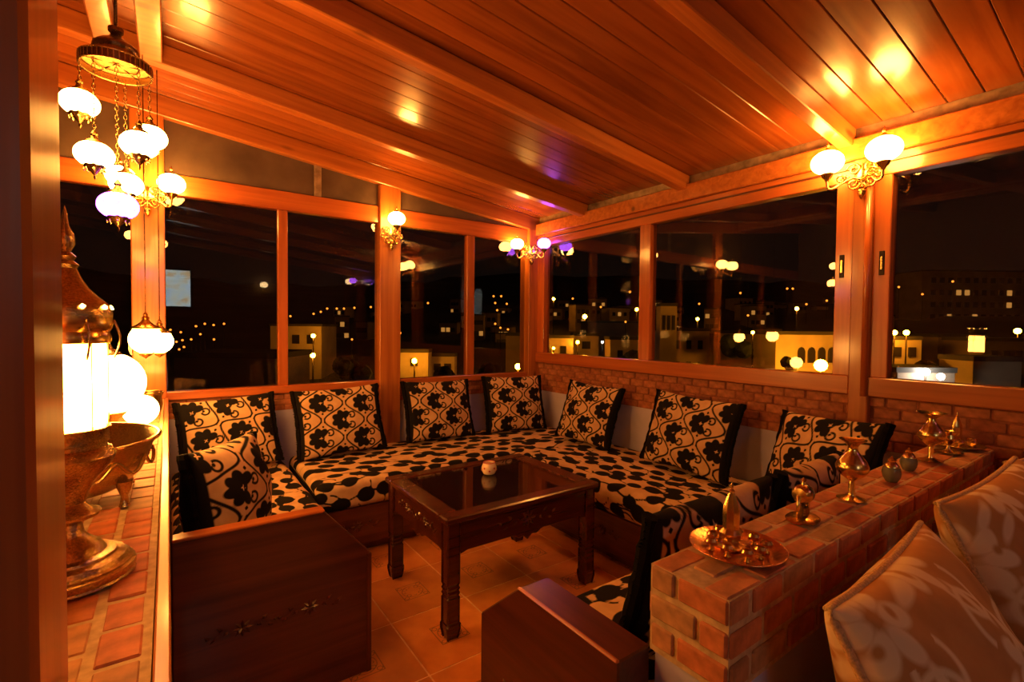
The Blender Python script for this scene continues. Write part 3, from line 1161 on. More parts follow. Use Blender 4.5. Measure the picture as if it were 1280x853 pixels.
def cushion(base, face_deg, lean_deg, w, h, t, kind, label, group=None, roll=0.0, seed=1, ang=0.0):
    """base = point on the seat under the middle of the lower edge; face_deg = heading the front faces; lean back"""
    base = (base[0], base[1], base[2] + abs(math.sin(math.radians(roll))) * w / 2)
    root = empty('cushion', base)
    root.rotation_euler = Matrix.Rotation(math.radians(face_deg) + math.pi / 2, 4, 'Z').to_euler()
    R = Matrix.Rotation(math.radians(face_deg) + math.pi / 2, 3, 'Z') @ Matrix.Rotation(math.radians(-lean_deg), 3, 'X') @ Matrix.Rotation(math.radians(roll), 3, 'Y')
    root.rotation_euler = R.to_euler()
    tag(root, label, 'cushion', group)
    key = (w, h, t, kind, seed, ang)
    if key not in _pil:
        if kind == 'scroll':
            me, ec = pillow_mesh(w, h, t, 91, motif_flower, seed, ang)
            _pil[key] = (me, [band_mesh(ec(s), s, 0.021, seed * 3 + s) for s in (-1, 1)])
        else:
            me, ec = pillow_mesh(w, h, t, 121, motif_big, seed, ang, band=0.0)
            lp = [(x, 0, z) for (x, _, z) in ec(-1)] + [(x, 0, h - 0.06 * h / 2 * (1 - (2 * x / w) ** 2)) for x in np.linspace(-w / 2, w / 2, 25)[1:-1]] + [(x, 0, z) for (x, _, z) in ec(1)[::-1]] + [(x, 0, 0.06 * h / 2 * (1 - (2 * x / w) ** 2)) for x in np.linspace(w / 2, -w / 2, 25)[1:-1]]
            _pil[key] = (me, [tube_mesh(lp, 0.009, 7, True)])
    me, ex = _pil[key]
    link('cover', me, M['cushion' if kind == 'scroll' else 'beige'], root)
    for e in ex:
        link('side_band' if kind == 'scroll' else 'piping', e, M['black_velvet' if kind == 'scroll' else 'beige_cord'], root)
    return root


ZS = SEAT + 0.185 + 0.017
GC = 'black and cream flowered cushions on the benches'
cushion((0.36, 3.70, ZS), -86, 20, 0.58, 0.50, 0.17, 'scroll', 'flowered cushion in the corner of counter and far windows', GC, roll=-3, seed=3, ang=0.6)
cushion((1.09, 3.72, ZS), -90, 19, 0.64, 0.52, 0.17, 'scroll', 'flowered cushion just left of the pine post in the far wall', GC, roll=-2, seed=4, ang=0.1)
cushion((1.93, 3.74, ZS + 0.008), -90, 18, 0.62, 0.52, 0.17, 'scroll', 'flowered cushion just right of the pine post in the far wall', GC, roll=1, seed=5, ang=0.05)
cushion((2.70, 3.70, ZS), -100, 17, 0.60, 0.53, 0.17, 'scroll', 'flowered cushion in the corner of far windows and brick wall', GC, roll=1, seed=6)
cushion((2.86, 3.00, ZS), 184, 19, 0.58, 0.52, 0.17, 'scroll', 'flowered cushion under the narrow pane of the brick wall next to the room corner', GC, roll=2, seed=7, ang=-0.1)
cushion((2.86, 2.02, ZS), 180, 18, 0.66, 0.53, 0.17, 'scroll', 'large flowered cushion against the middle of the brick wall', GC, roll=2, seed=8, ang=0.15)
cushion((2.76, 1.17, ZS + 0.012), 158, 22, 0.62, 0.52, 0.17, 'scroll', 'flowered cushion leaning below the pine post of the brick wall', GC, roll=-4, seed=9, ang=0.5)
cushion((0.235, 2.44, ZS), -42, 8, 0.42, 0.47, 0.28, 'scroll', 'plump flowered cushion leaning against the side of the brick counter', GC, roll=0, seed=10, ang=0.3)
cushion((1.37, 0.95, ZS), 90, 14, 0.64, 0.50, 0.17, 'scroll', 'flowered cushion with its back to the bar wall near the wall end', GC, roll=0, seed=12, ang=0.2)
cushion((2.00, 0.95, ZS), 90, 14, 0.48, 0.50, 0.17, 'scroll', 'flowered cushion with its back to the middle of the bar wall', GC, roll=0, seed=13, ang=0.4)

# bench and fawn cushions on the other side of the bar wall
s5 = tag(empty('sofa_base', (2.1, 0.1, 0)), 'dark bench base on the far side of the bar wall under the fawn cushions', 'bench')
loc_part(s5, box('seat_box', 1.0, XB - 0.01, -0.32, BY0 - 0.004, 0.0, 0.312, M['dark_x']))
mb = mattress('seat_mattress', 2.13, 0.82, 0.15, 21, label='mattress under the fawn flowered cushions beside the bar wall', loc=(2.085, 0.10, SEAT + 0.002))
GB = 'fawn flowered cushions beside the bar wall'
cushion((1.36, 0.16, 0.485), -86, 27, 0.70, 0.54, 0.27, 'beige', 'fawn cushion with pale flowers, nearest the free end of the bar wall', GB, roll=1, seed=31, ang=0.5)
cushion((2.14, 0.14, 0.485), -95, 25, 0.72, 0.58, 0.25, 'beige', 'fawn cushion with pale flowers, halfway along the bar wall', GB, roll=-3, seed=32, ang=0.2)
cushion((2.80, 0.15, 0.485), -92, 24, 0.62, 0.56, 0.20, 'beige', 'fawn cushion with pale flowers, next to the brick wall', GB, roll=2, seed=33, ang=0.2)

# ------------------------------------------------------------------ table
tb = tag(empty('coffee_table', (1.55, 2.385, 0)), 'low dark red wooden table with carved aprons and glass inset top', 'table')
tx0, tx1, ty0, ty1 = 1.05, 2.05, 1.99, 2.78
for nm_, a in (('top_rail', (tx0, tx1, ty0, ty0 + 0.085)), ('top_rail', (tx0, tx1, ty1 - 0.085, ty1)), ('top_rail', (tx0, tx0 + 0.10, ty0 + 0.085, ty1 - 0.085)), ('top_rail', (tx1 - 0.10, tx1, ty0 + 0.085, ty1 - 0.085))):
    loc_part(tb, box(nm_, *a, 0.568, 0.60, M['table'], bev=0.007))
loc_part(tb, box('top_panel', tx0 + 0.09, tx1 - 0.09, ty0 + 0.08, ty1 - 0.08, 0.575, 0.588, M['table'], bev=0))
loc_part(tb, box('glass_inset', tx0 + 0.101, tx1 - 0.101, ty0 + 0.086, ty1 - 0.086, 0.589, 0.5955, M['glass_table'], bev=0.001))
ax0, ax1, ay0, ay1 = tx0 + 0.02, tx1 - 0.02, ty0 + 0.02, ty1 - 0.02
LW = 0.072


def leg_mesh():
    prof = [(0.029, 0.0), (0.033, 0.012), (0.040, 0.050), (0.040, 0.072), (0.036, 0.078), (0.036, 0.20), (0.031, 0.21), (0.036, 0.222), (0.031, 0.234), (0.036, 0.246), (0.031, 0.258), (0.036, 0.27), (0.036, 0.568)]
    verts, faces = [], []
    for (r, z) in prof:
        for sx, sy in ((-1, -1), (1, -1), (1, 1), (-1, 1)):
            for (ca, cb) in (((0.82, 1) if sx * sy > 0 else (1, 0.82)), ((1, 0.82) if sx * sy > 0 else (0.82, 1))):
                verts.append((sx * r * ca, sy * r * cb, z))
    for j in range(len(prof) - 1):
        for i in range(8):
            k = (i + 1) % 8
            faces.append((j * 8 + i, j * 8 + k, (j + 1) * 8 + k, (j + 1) * 8 + i))
    faces.append(tuple(range(7, -1, -1)))
    faces.append(tuple((len(prof) - 1) * 8 + i for i in range(8)))
    return mesh_from('leg', verts, faces)


lm = leg_mesh()
for lx_ in (ax0 + LW / 2 - 0.005, ax1 - LW / 2 + 0.005):
    for ly_ in (ay0 + LW / 2 - 0.005, ay1 - LW / 2 + 0.005):
        loc_part(tb, link('leg', lm, M['table'], None, (lx_, ly_, 0)))


def apron_poly(a0, a1):
    mid_ = (a0 + a1) / 2
    pts = [(a0, 0.567), (a0, 0.40), (a0 + 0.05, 0.415)]
    pts += [(mid_ - 0.10, 0.415), (mid_ - 0.06, 0.395), (mid_ - 0.03, 0.40), (mid_, 0.375), (mid_ + 0.03, 0.40), (mid_ + 0.06, 0.395), (mid_ + 0.10, 0.415)]
    pts += [(a1 - 0.05, 0.415), (a1, 0.40), (a1, 0.567)]
    return pts


for yy_ in (ay0 + 0.008, ay1 - 0.033):
    loc_part(tb, link('apron', prism_mesh(apron_poly(ax0 + LW - 0.01, ax1 - LW + 0.01), 'y', yy_, yy_ + 0.025), M['table']))
for xx_ in (ax0 + 0.008, ax1 - 0.033):
    loc_part(tb, link('apron', prism_mesh(apron_poly(ay0 + LW - 0.01, ay1 - LW + 0.01), 'x', xx_, xx_ + 0.025), M['table']))
carve(tb, (ax0 + ax1) / 2, 0.49, 0.34, ay0 + 0.008, 'y', M['table'])
carve(tb, ay0 + 0.26, 0.49, 0.22, ax0 + 0.008, 'x', M['table'])
carve(tb, ay1 - 0.26, 0.49, 0.22, ax0 + 0.008, 'x', M['table'])

# candle cup on the table
cup = tag(empty('candle_cup', (1.605, 2.49, 0.5958)), 'small round cream ceramic candle cup with red dots on the table', 'cup')
link('cup_body', lathe_mesh([(0.022, 0.0), (0.036, 0.006), (0.047, 0.028), (0.047, 0.045), (0.038, 0.068), (0.034, 0.074), (0.030, 0.072), (0.034, 0.062), (0.04, 0.035), (0.02, 0.02)], 28), M['ceramic'], cup)
link('rim_band', tube_mesh(ring_pts(0.0355, 28, 0.0735), 0.0025, 6, True), M['red_paint'], cup)
dm = lathe_mesh([(0.0, -0.002), (0.006, -0.001), (0.006, 0.001), (0.0, 0.002)], 10)
for k in range(9):
    a = k * 2 * math.pi / 9
    z = 0.036 + (0.008 if k % 2 else -0.006)
    link('dot', dm, M['red_paint'], cup, (0.0468 * math.cos(a), 0.0468 * math.sin(a), z), (0, math.pi / 2, a))

# ------------------------------------------------------------------ lamps


def globe_mesh(R, squash=0.8, n_=28, ribs=0):
    prof = []
    for i in range(17):
        a = -math.pi / 2 + math.pi * (0.06 + 0.88 * i / 16)
        prof.append((R * math.cos(a), R * squash * math.sin(a)))
    return lathe_mesh(prof, n_)


_gm = {}


def globe(parent, loc, R, mat, squash=0.8, finial=True, metal='brass_old', gallery=True, down=False):
    """mosaic glass globe with its brass gallery below and finial above"""
    key = (R, squash)
    if key not in _gm:
        _gm[key] = (globe_mesh(R, squash),
                    lathe_mesh([(0.34 * R, -1.05 * R * squash - 0.012), (0.5 * R, -1.03 * R * squash), (0.62 * R, -0.82 * R * squash), (0.56 * R, -0.84 * R * squash), (0.3 * R, -0.97 * R * squash)], 20, 0.05, 10),
                    lathe_mesh([(0.40 * R, 0.90 * R * squash), (0.34 * R, 1.0 * R * squash), (0.14 * R, 1.12 * R * squash), (0.08 * R, 1.3 * R * squash), (0.13 * R, 1.42 * R * squash), (0.06 * R, 1.55 * R * squash), (0.0, 1.85 * R * squash)], 16))
    a, b, c = _gm[key]
    gl = link('globe', a, M[mat], parent, loc)
    rot = (math.pi, 0, 0) if down else (0, 0, 0)
    if gallery:
        link('gallery', b, M[metal], gl, (0, 0, 0), rot)
    if finial:
        link('finial', c, M[metal], gl, (0, 0, 0), rot)
    return gl


def scroll_pts(c, r0, turns, start, flip=1, n_=26):
    out = []
    for i in range(n_):
        t = i / (n_ - 1)
        a = start + flip * turns * 2 * math.pi * t
        r = r0 * (1 - 0.75 * t)
        out.append((c[0] + r * math.cos(a), c[1], c[2] + r * math.sin(a)))
    return out


def sconce(loc, heading_deg, label, globes, R=0.074, metal='brass', off=''):
    """wall lamp; local -y points into the room, globes = [(x, mat)]"""
    s = empty('wall_lamp' + off, loc, math.radians(heading_deg) + math.pi / 2)
    tag(s, label, 'wall lamp')
    # cast back plate: pierced oval of scrolls with a pendant drop
    link('back_plate', lathe_mesh([(0.0, 0.0), (0.034, 0.002), (0.036, 0.008), (0.026, 0.014), (0.012, 0.02), (0.0, 0.022)], 20, 0.08, 8, 1.0, 1.9), M[metal], s, (0, 0, 0.0), (math.pi / 2, 0, 0))
    for sx in (-1, 1):
        for zc, r0, st, fl in ((0.045, 0.036, 0.0, 1), (-0.035, 0.032, math.pi, 1), (0.0, 0.022, 1.0, -1)):
            pts = scroll_pts((sx * (0.040 if zc else 0.075), -0.016, zc), r0, 1.3, st if sx > 0 else math.pi - st, fl * sx)
            link('scrollwork', tube_mesh(pts, 0.0055, 6), M[metal], s)
    link('drop_finial', lathe_mesh([(0.0, -0.052), (0.008, -0.046), (0.018, -0.026), (0.022, -0.008), (0.014, 0.004), (0.02, 0.012), (0.0, 0.016)], 16, 0.07, 6), M[metal], s, (0, -0.018, -0.075))
    for (gx_, gy_, mat) in globes:
        if abs(gx_) > 0.02:
            ctl = [(0, -0.018, -0.02), (0.30 * gx_, 0.35 * gy_, -0.008), (0.58 * gx_, 0.7 * gy_, -0.040), (0.80 * gx_, 0.95 * gy_, -0.068), (0.97 * gx_, gy_, -0.055), (gx_, gy_, -0.010)]
            ctl = [ctl[0]] + ctl + [ctl[-1]]
            pts = []
            for q in range(1, len(ctl) - 2):
                a_, b_2, c_, d_ = [np.array(ctl[q + w_]) for w_ in (-1, 0, 1, 2)]
                for t in np.linspace(0, 1, 5)[:-1]:
                    pts.append(tuple(0.5 * (2 * b_2 + (c_ - a_) * t + (2 * a_ - 5 * b_2 + 4 * c_ - d_) * t * t + (3 * b_2 - a_ - 3 * c_ + d_) * t ** 3)))
            pts.append(ctl[-1])
        else:
            pts = [(0, -0.012 + (gy_ + 0.012) * t, -0.03 - 0.05 * math.sin(t * math.pi) + 0.07 * t * t) for t in np.linspace(0, 1, 18)]
        e = pts[-1]
        am = link('arm', tube_mesh(pts, 0.0065, 8), M[metal], s)
        link('arm_scroll', tube_mesh(scroll_pts((e[0] * 0.55, e[1] * 0.8, -0.012), 0.026, 1.4, 0.5, 1 if gx_ > 0 else -1), 0.0045, 6), M[metal], am)
        link('lamp_cup', lathe_mesh([(0.008, -0.012), (0.012, 0.0), (0.024, 0.012), (0.034, 0.03), (0.030, 0.032), (0.01, 0.014)], 18, 0.05, 8), M[metal], s, e)
        globe(s, (e[0], e[1], e[2] + 0.03 + R * 0.8), R, mat, gallery=False, metal=metal).name = 'globe' + off
    return s


sconce((XB - 0.052, 1.075, 2.345), 180, 'brass double-arm wall lamp on the post between the sliding windows', [(-0.130, -0.125, 'globe'), (0.130, -0.125, 'globe')], 0.080)
sconce((-0.10, YA - 0.052, 2.325), -90, 'brass double-arm wall lamp on the far-wall post beside the counter', [(-0.128, -0.125, 'globe'), (0.128, -0.125, 'globe')], 0.078)
sconce((1.552, YA - 0.052, 2.265), -90, 'brass single-arm wall lamp on the middle post of the far wall', [(0.0, -0.13, 'globe')], 0.070, 'brass_old')
sconce((3.03, YA - 0.10, 2.262), -135, 'brass wall lamp in the room corner with one white and one violet globe', [(-0.135, -0.11, 'globe'), (0.135, -0.11, 'globe_purple')], 0.066, 'brass_old')
sconce((XB - 0.052, -1.675, 2.315), 180, 'brass double-arm wall lamp with violet globes on the further right-wall post', [(-0.130, -0.125, 'globe_purple'), (0.130, -0.125, 'globe_dim')], 0.072, off='_offscreen')
_r = ray(330, 358)
_ti = (2 * (YA + 0.018) - (YBACK + 0.13)) / _r[1]      # its mirror image stands in the far window
sconce((_r[0] * _ti, YBACK, CAMH + _r[2] * _ti - 0.10), 90, 'brass single-arm wall lamp on the brown wall behind', [(0.0, -0.13, 'globe_dim')], 0.072, off='_offscreen')

# chandelier with seven hanging globes
CHX, CHY = -0.152, 2.42
ch = tag(empty('chandelier', (CHX, CHY, 3.020)), 'bronze ring chandelier with mosaic glass globes hanging on chains over the counter', 'chandelier')
Z0 = 3.020


def chl(name, me, mat, x=0, y=0, z=0):
    return link(name, me, M[mat], ch, (x, y, z - Z0))


chl('rod', tube_mesh([(0, 0, 2.62), (0, 0, 3.019)], 0.006, 8), 'bronze')
chl('ceiling_cup', lathe_mesh([(0.0, -0.02), (0.03, -0.016), (0.045, -0.002), (0.045, 0.0)], 20), 'bronze', z=3.019)
chl('crown', lathe_mesh([(0.085, 2.50), (0.082, 2.512), (0.070, 2.518), (0.066, 2.535), (0.072, 2.545), (0.070, 2.557), (0.048, 2.575), (0.022, 2.592), (0.016, 2.605), (0.024, 2.614), (0.024, 2.628), (0.008, 2.634)], 32, 0.02, 16), 'bronze')
chl('hoop', lathe_mesh([(0.109, 2.468), (0.1115, 2.468), (0.1115, 2.502), (0.109, 2.502), (0.109, 2.468)], 44, cap=False), 'bronze')
for zz in (2.468, 2.502):
    chl('hoop_bead', tube_mesh(ring_pts(0.110, 44, zz), 0.0035, 6, True), 'brass_old')
chl('under_plate', lathe_mesh([(0.0, 2.4985), (0.030, 2.492), (0.060, 2.4965), (0.082, 2.4945), (0.106, 2.4945), (0.106, 2.499), (0.0, 2.4995)], 36), 'brass_matte')
chl('inner_ring', tube_mesh(ring_pts(0.070, 36, 2.490), 0.003, 6, True), 'brass_old')
for k in range(3):
    a = k * math.pi / 3
    chl('spoke', tube_mesh([(-0.11 * math.cos(a), -0.11 * math.sin(a), 2.497), (0.11 * math.cos(a), 0.11 * math.sin(a), 2.497)], 0.004, 6), 'bronze')
# fretwork bars of the hoop
fb = box_mesh(0.0016, 0.004, 0.034, 0)
for k in range(0, 44):
    a = 2 * math.pi * k / 44
    link('fret', fb, M['brass_old'], ch, (0.1135 * math.cos(a), 0.1135 * math.sin(a), 2.485 - Z0), (0, 0, a))
pend = [(-0.106, -0.01, 2.315, 'globe', 0.060), (0.100, 0.05, 2.255, 'globe', 0.060), (0.070, -0.080, 2.180, 'globe', 0.062), (-0.062, -0.06, 2.120, 'globe', 0.060), (0.02, 0.105, 2.065, 'globe', 0.058), (0.0, 0.0, 1.955, 'globe_purple', 0.066)]
for (px_, py_, pz_, mt, R) in pend:
    top = 2.47 if abs(px_) + abs(py_) > 0.01 else 2.50
    zc = pz_ + R * 0.8
    nlk = max(2, int((top - zc - 0.04) / 0.018))
    vv, ff = [], []
    pts = []
    z_ = top
    i = 0
    chain = bmesh.new()
    while z_ > zc + 0.05:
        tm = tube_mesh([(0.005 * math.cos(q) if i % 2 else 0, 0 if i % 2 else 0.005 * math.cos(q), z_ - 0.010 + 0.011 * math.sin(q)) for q in np.linspace(0, 2 * math.pi, 9)[:-1]], 0.0016, 4, True)
        chain.from_mesh(tm)
        bpy.data.meshes.remove(tm)
        z_ -= 0.018
        i += 1
    cme = bpy.data.meshes.new('chain')
    chain.to_mesh(cme)
    chain.free()
    link('chain', cme, M['bronze'], ch, (px_, py_, -Z0))
    gl = globe(ch, (px_, py_, pz_ - Z0), R, mt, finial=False, gallery=False)
    link('lamp_cap', lathe_mesh([(0.60 * R, 0.62 * R), (0.5 * R, 0.78 * R), (0.22 * R, 0.95 * R), (0.14 * R, 1.15 * R), (0.2 * R, 1.25 * R), (0.05 * R, 1.5 * R)], 20, 0.04, 10), M['bronze'], gl)
    link('bottom_cup', lathe_mesh([(0.0, -1.55 * R), (0.07 * R, -1.4 * R), (0.05 * R, -1.25 * R), (0.2 * R, -1.05 * R), (0.45 * R, -0.82 * R), (0.58 * R, -0.62 * R), (0.4 * R, -0.75 * R)], 20, 0.05, 8), M['bronze'], gl)
    bead = lathe_mesh([(0, -0.006), (0.004, -0.002), (0.003, 0.003), (0, 0.006)], 8)
    for k in range(8):
        a = k * math.pi / 4
        link('bead', bead, M['brass'], gl, (0.5 * R * math.cos(a), 0.5 * R * math.sin(a), -0.95 * R))

# tall brass lantern on the counter
LX, LY = -0.158, 1.25
ln = tag(empty('table_lantern', (LX, LY, CT + 0.002)), 'tall chased brass lantern with lit glass drum and spired dome on the brick counter', 'lantern')
link('foot', lathe_mesh([(0.097, 0.0), (0.101, 0.004), (0.099, 0.008), (0.101, 0.012), (0.101, 0.022), (0.096, 0.025), (0.097, 0.029), (0.090, 0.032), (0.086, 0.040), (0.072, 0.045), (0.070, 0.050), (0.056, 0.052), (0.052, 0.058), (0.046, 0.068), (0.032, 0.078), (0.022, 0.090), (0.018, 0.112)], 48, 0.008, 24), M['brass_old'], ln)
link('stem', lathe_mesh([(0.018, 0.110), (0.028, 0.116), (0.046, 0.124), (0.048, 0.130), (0.034, 0.136), (0.024, 0.150), (0.030, 0.170), (0.040, 0.190), (0.050, 0.205)], 32, 0.02, 12), M['brass_old'], ln)
link('bowl', lathe_mesh([(0.050, 0.203), (0.066, 0.225), (0.072, 0.240), (0.066, 0.252), (0.058, 0.258), (0.058, 0.268)], 36, 0.012, 18), M['brass_old'], ln)
link('collar', lathe_mesh([(0.058, 0.266), (0.062, 0.268), (0.060, 0.290), (0.064, 0.296), (0.050, 0.300)], 36, 0.01, 24), M['brass_old'], ln)
link('glass_drum', lathe_mesh([(0.050, 0.299), (0.0585, 0.302), (0.0585, 0.458), (0.050, 0.461)], 36), M['globe_big'], ln)
for k in range(6):
    a = k * math.pi / 3 + 0.2
    link('strut', tube_mesh([(0.061 * math.cos(a), 0.061 * math.sin(a), 0.296), (0.061 * math.cos(a), 0.061 * math.sin(a), 0.462)], 0.0011, 6), M['brass'], ln)
link('dome_brim', lathe_mesh([(0.052, 0.458), (0.066, 0.460), (0.068, 0.470), (0.064, 0.482), (0.068, 0.488), (0.070, 0.500), (0.069, 0.512)], 40), M['brass'], ln)
dome = link('dome', lathe_mesh([(0.069, 0.510), (0.070, 0.520), (0.064, 0.535), (0.048, 0.550), (0.034, 0.566), (0.024, 0.584), (0.016, 0.604)], 36), M['brass_old'], ln)
hole = lathe_mesh([(0.0, -0.002), (0.0045, -0.0015), (0.0045, 0.0015), (0.0, 0.002)], 4)
for k in range(10):
    a = k * math.pi / 5 + 0.15
    link('star_hole', hole, M['globe'], dome, (0.0675 * math.cos(a), 0.0675 * math.sin(a), 0.530), (0, math.pi / 2 - 0.5, a))
link('spire', lathe_mesh([(0.016, 0.602), (0.020, 0.610), (0.012, 0.618), (0.016, 0.626), (0.008, 0.634), (0.015, 0.650), (0.014, 0.665), (0.006, 0.685), (0.004, 0.705), (0.0, 0.722)], 20), M['brass_old'], ln)
ear = [(0.070 + 0.010 * math.sin(t * math.pi), 0, 0.43 + 0.075 * t) for t in np.linspace(0, 1, 12)]
for k in range(6):
    a = k * math.pi / 3
    e = link('scroll_handle', tube_mesh(ear, 0.0022, 6), M['brass_old'], ln, (0, 0, 0), (0, 0, a))

# oval brass bowl with feet and ring handles
bw = tag(empty('oval_bowl', (-0.225, 1.79, CT + 0.002)), 'large oval chased brass bowl on little feet behind the lantern', 'bowl')
link('bowl_body', lathe_mesh([(0.06, 0.030), (0.12, 0.040), (0.160, 0.075), (0.180, 0.120), (0.188, 0.150), (0.200, 0.168), (0.205, 0.174), (0.196, 0.174), (0.182, 0.150), (0.160, 0.095), (0.11, 0.055), (0.0, 0.048)], 48, 0.0, 0, 1.0, 1.18), M['brass_old'], bw)
link('rim', tube_mesh(ring_pts(0.203, 48, 0.174, (0, 0), 1, 1.18), 0.006, 8, True), M['brass'], bw)
link('garland', tube_mesh([((0.184 + 0.004 * math.cos(12 * a)) * math.cos(a), (0.184 + 0.004 * math.cos(12 * a)) * 1.18 * math.sin(a), 0.112 + 0.018 * math.sin(12 * a)) for a in np.linspace(0, 2 * math.pi, 145)[:-1]], 0.005, 6, True), M['brass_old'], bw)
foot_me = lathe_mesh([(0.006, 0.0), (0.013, 0.002), (0.010, 0.012), (0.008, 0.03), (0.016, 0.05), (0.020, 0.07)], 14)
for (fx, fy) in ((0.125, -0.115), (0.125, 0.12), (-0.125, -0.115), (-0.125, 0.12)):
    link('foot', foot_me, M['brass_old'], bw, (fx, fy, 0))
rh = link('ring_handle', tube_mesh([(0.032 * math.cos(a), 0, 0.032 * math.sin(a)) for a in np.linspace(0, 2 * math.pi, 25)[:-1]], 0.0045, 6, True), M['brass_old'], bw, (0.045, -0.226, 0.125), (0.15, 0, 0.2))
link('handle_bar', tube_mesh([(-0.03, 0, 0), (0.03, 0, 0)], 0.004, 6), M['brass_old'], rh)

# globe lamps standing on the counter behind the bowl
gl1 = tag(empty('table_lamp', (-0.185, 2.36, CT + 0.002)), 'large lit glass globe lamp on a brass foot behind the oval bowl', 'table lamp')
link('foot', lathe_mesh([(0.07, 0.0), (0.075, 0.008), (0.05, 0.02), (0.02, 0.04), (0.016, 0.10), (0.03, 0.13), (0.06, 0.165), (0.05, 0.17)], 30), M['brass_old'], gl1)
globe(gl1, (0, 0, 0.275), 0.117, 'globe_big', 0.98, gallery=False)
gl2 = tag(empty('table_lamp', (-0.108, 2.90, CT + 0.002)), 'small lit glass globe lamp low on the counter near the far windows', 'table lamp')
link('foot', lathe_mesh([(0.045, 0.0), (0.048, 0.006), (0.03, 0.014), (0.03, 0.02)], 24), M['brass_old'], gl2)
globe(gl2, (0, 0, 0.088), 0.072, 'globe', 0.98, finial=False, gallery=False)
pot = tag(empty('brass_pot', (-0.085, 3.35, CT + 0.002)), 'small open brass pot with thin rim at the far end of the counter', 'pot')
link('pot_body', lathe_mesh([(0.03, 0.0), (0.052, 0.01), (0.060, 0.05), (0.056, 0.09), (0.066, 0.118), (0.060, 0.118), (0.050, 0.09), (0.05, 0.03), (0.0, 0.012)], 28), M['brass_old'], pot)
link('rim', tube_mesh(ring_pts(0.066, 28, 0.119), 0.003, 6, True), M['brass'], pot)

# pendants hanging from the cross beam near the far windows


def pendant(x, y, zc, R, label, top=2.896, mat='globe'):
    p = tag(empty('hanging_lantern', (x, y, top)), label, 'hanging lamp')
    link('chain', tube_mesh([(0, 0, zc + R * 1.9 - top), (0, 0, 0)], 0.003, 6), M['bronze'], p)
    gl = globe(p, (0, 0, zc - top), R, mat, 1.0, finial=False, gallery=False)
    link('lamp_cap', lathe_mesh([(0.72 * R, 0.68 * R), (0.86 * R, 0.74 * R), (0.84 * R, 0.86 * R), (0.5 * R, 1.05 * R), (0.28 * R, 1.25 * R), (0.2 * R, 1.4 * R), (0.26 * R, 1.5 * R), (0.12 * R, 1.65 * R), (0.16 * R, 1.75 * R), (0.03 * R, 1.95 * R)], 26), M['brass'], gl)
    link('bottom_cup', lathe_mesh([(0.0, -1.4 * R), (0.12 * R, -1.3 * R), (0.36 * R, -1.14 * R), (0.42 * R, -1.0 * R), (0.3 * R, -0.9 * R)], 20), M['brass'], gl)
    return p


pendant(-0.095, 3.20, 1.420, 0.074, 'hanging glass lantern with brass cap above the counter near the far post')
pendant(-0.040, 3.62, 1.395, 0.070, 'hanging glass lantern right behind the capped one near the far post', 3.010)

# ------------------------------------------------------------------ brass ornaments on the bar


def tray(x, y, R, label, tall, mat, sx=1.0):
    t = tag(empty('tray', (x, y, BT + 0.003)), label, 'tray')
    link('dish', lathe_mesh([(0.0, 0.0), (0.6 * R, 0.0), (0.80 * R, 0.003), (0.97 * R, 0.012), (R, 0.015), (0.98 * R, 0.017), (0.80 * R, 0.007), (0.6 * R, 0.004), (0.0, 0.004)], 44), M[mat], t)
    link('rim_bead', tube_mesh(ring_pts(0.985 * R, 44, 0.0155), 0.002, 6, True), M[mat], t)
    return t


def rocket_flask(x, y, z, h, label):
    b = tag(empty('perfume_flask', (x, y, z)), label, 'flask')
    link('flask_body', lathe_mesh([(0.26, 0.0), (0.28, 0.03), (0.16, 0.06), (0.12, 0.10), (0.19, 0.16), (0.21, 0.22), (0.15, 0.28), (0.155, 0.50), (0.145, 0.60), (0.09, 0.74), (0.04, 0.84)], 24, 0.07, 8, 1, 1), M['brass'], b, scale=(h * 0.75, h * 0.75, h))
    link('stopper', lathe_mesh([(0.05, 0.82), (0.06, 0.85), (0.025, 0.88), (0.03, 0.92), (0.0, 1.0)], 12), M['brass'], b, scale=(h * 0.75, h * 0.75, h))
    return b


def cup_small(x, y, z, s, label, group):
    c = tag(empty('brass_cup', (x, y, z)), label, 'cup', group)
    link('cup_body', lathe_mesh([(0.3, 0.0), (0.36, 0.06), (0.14, 0.2), (0.18, 0.32), (0.42, 0.5), (0.48, 0.75), (0.36, 0.95), (0.30, 0.92), (0.40, 0.7), (0.2, 0.45)], 16, 0.04, 8), M['brass'], c, scale=(s, s, s))
    return c


tray(1.142, 0.640, 0.112, 'round copper tray at the free end of the bar wall', True, 'copper')
rocket_flask(1.140, 0.655, BT + 0.009, 0.165, 'tall pointed brass perfume flask in the middle of the copper tray')
rng_ = random.Random(5)
for k in range(9):
    a = 0.5 + k * 2 * math.pi / 9
    r = 0.058 + 0.008 * (k % 2)
    cup_small(1.142 + r * math.cos(a), 0.640 + r * math.sin(a), BT + 0.0085, 0.030, 'tiny fluted brass cup on the copper tray around the pointed flask', 'brass cups on the copper tray')

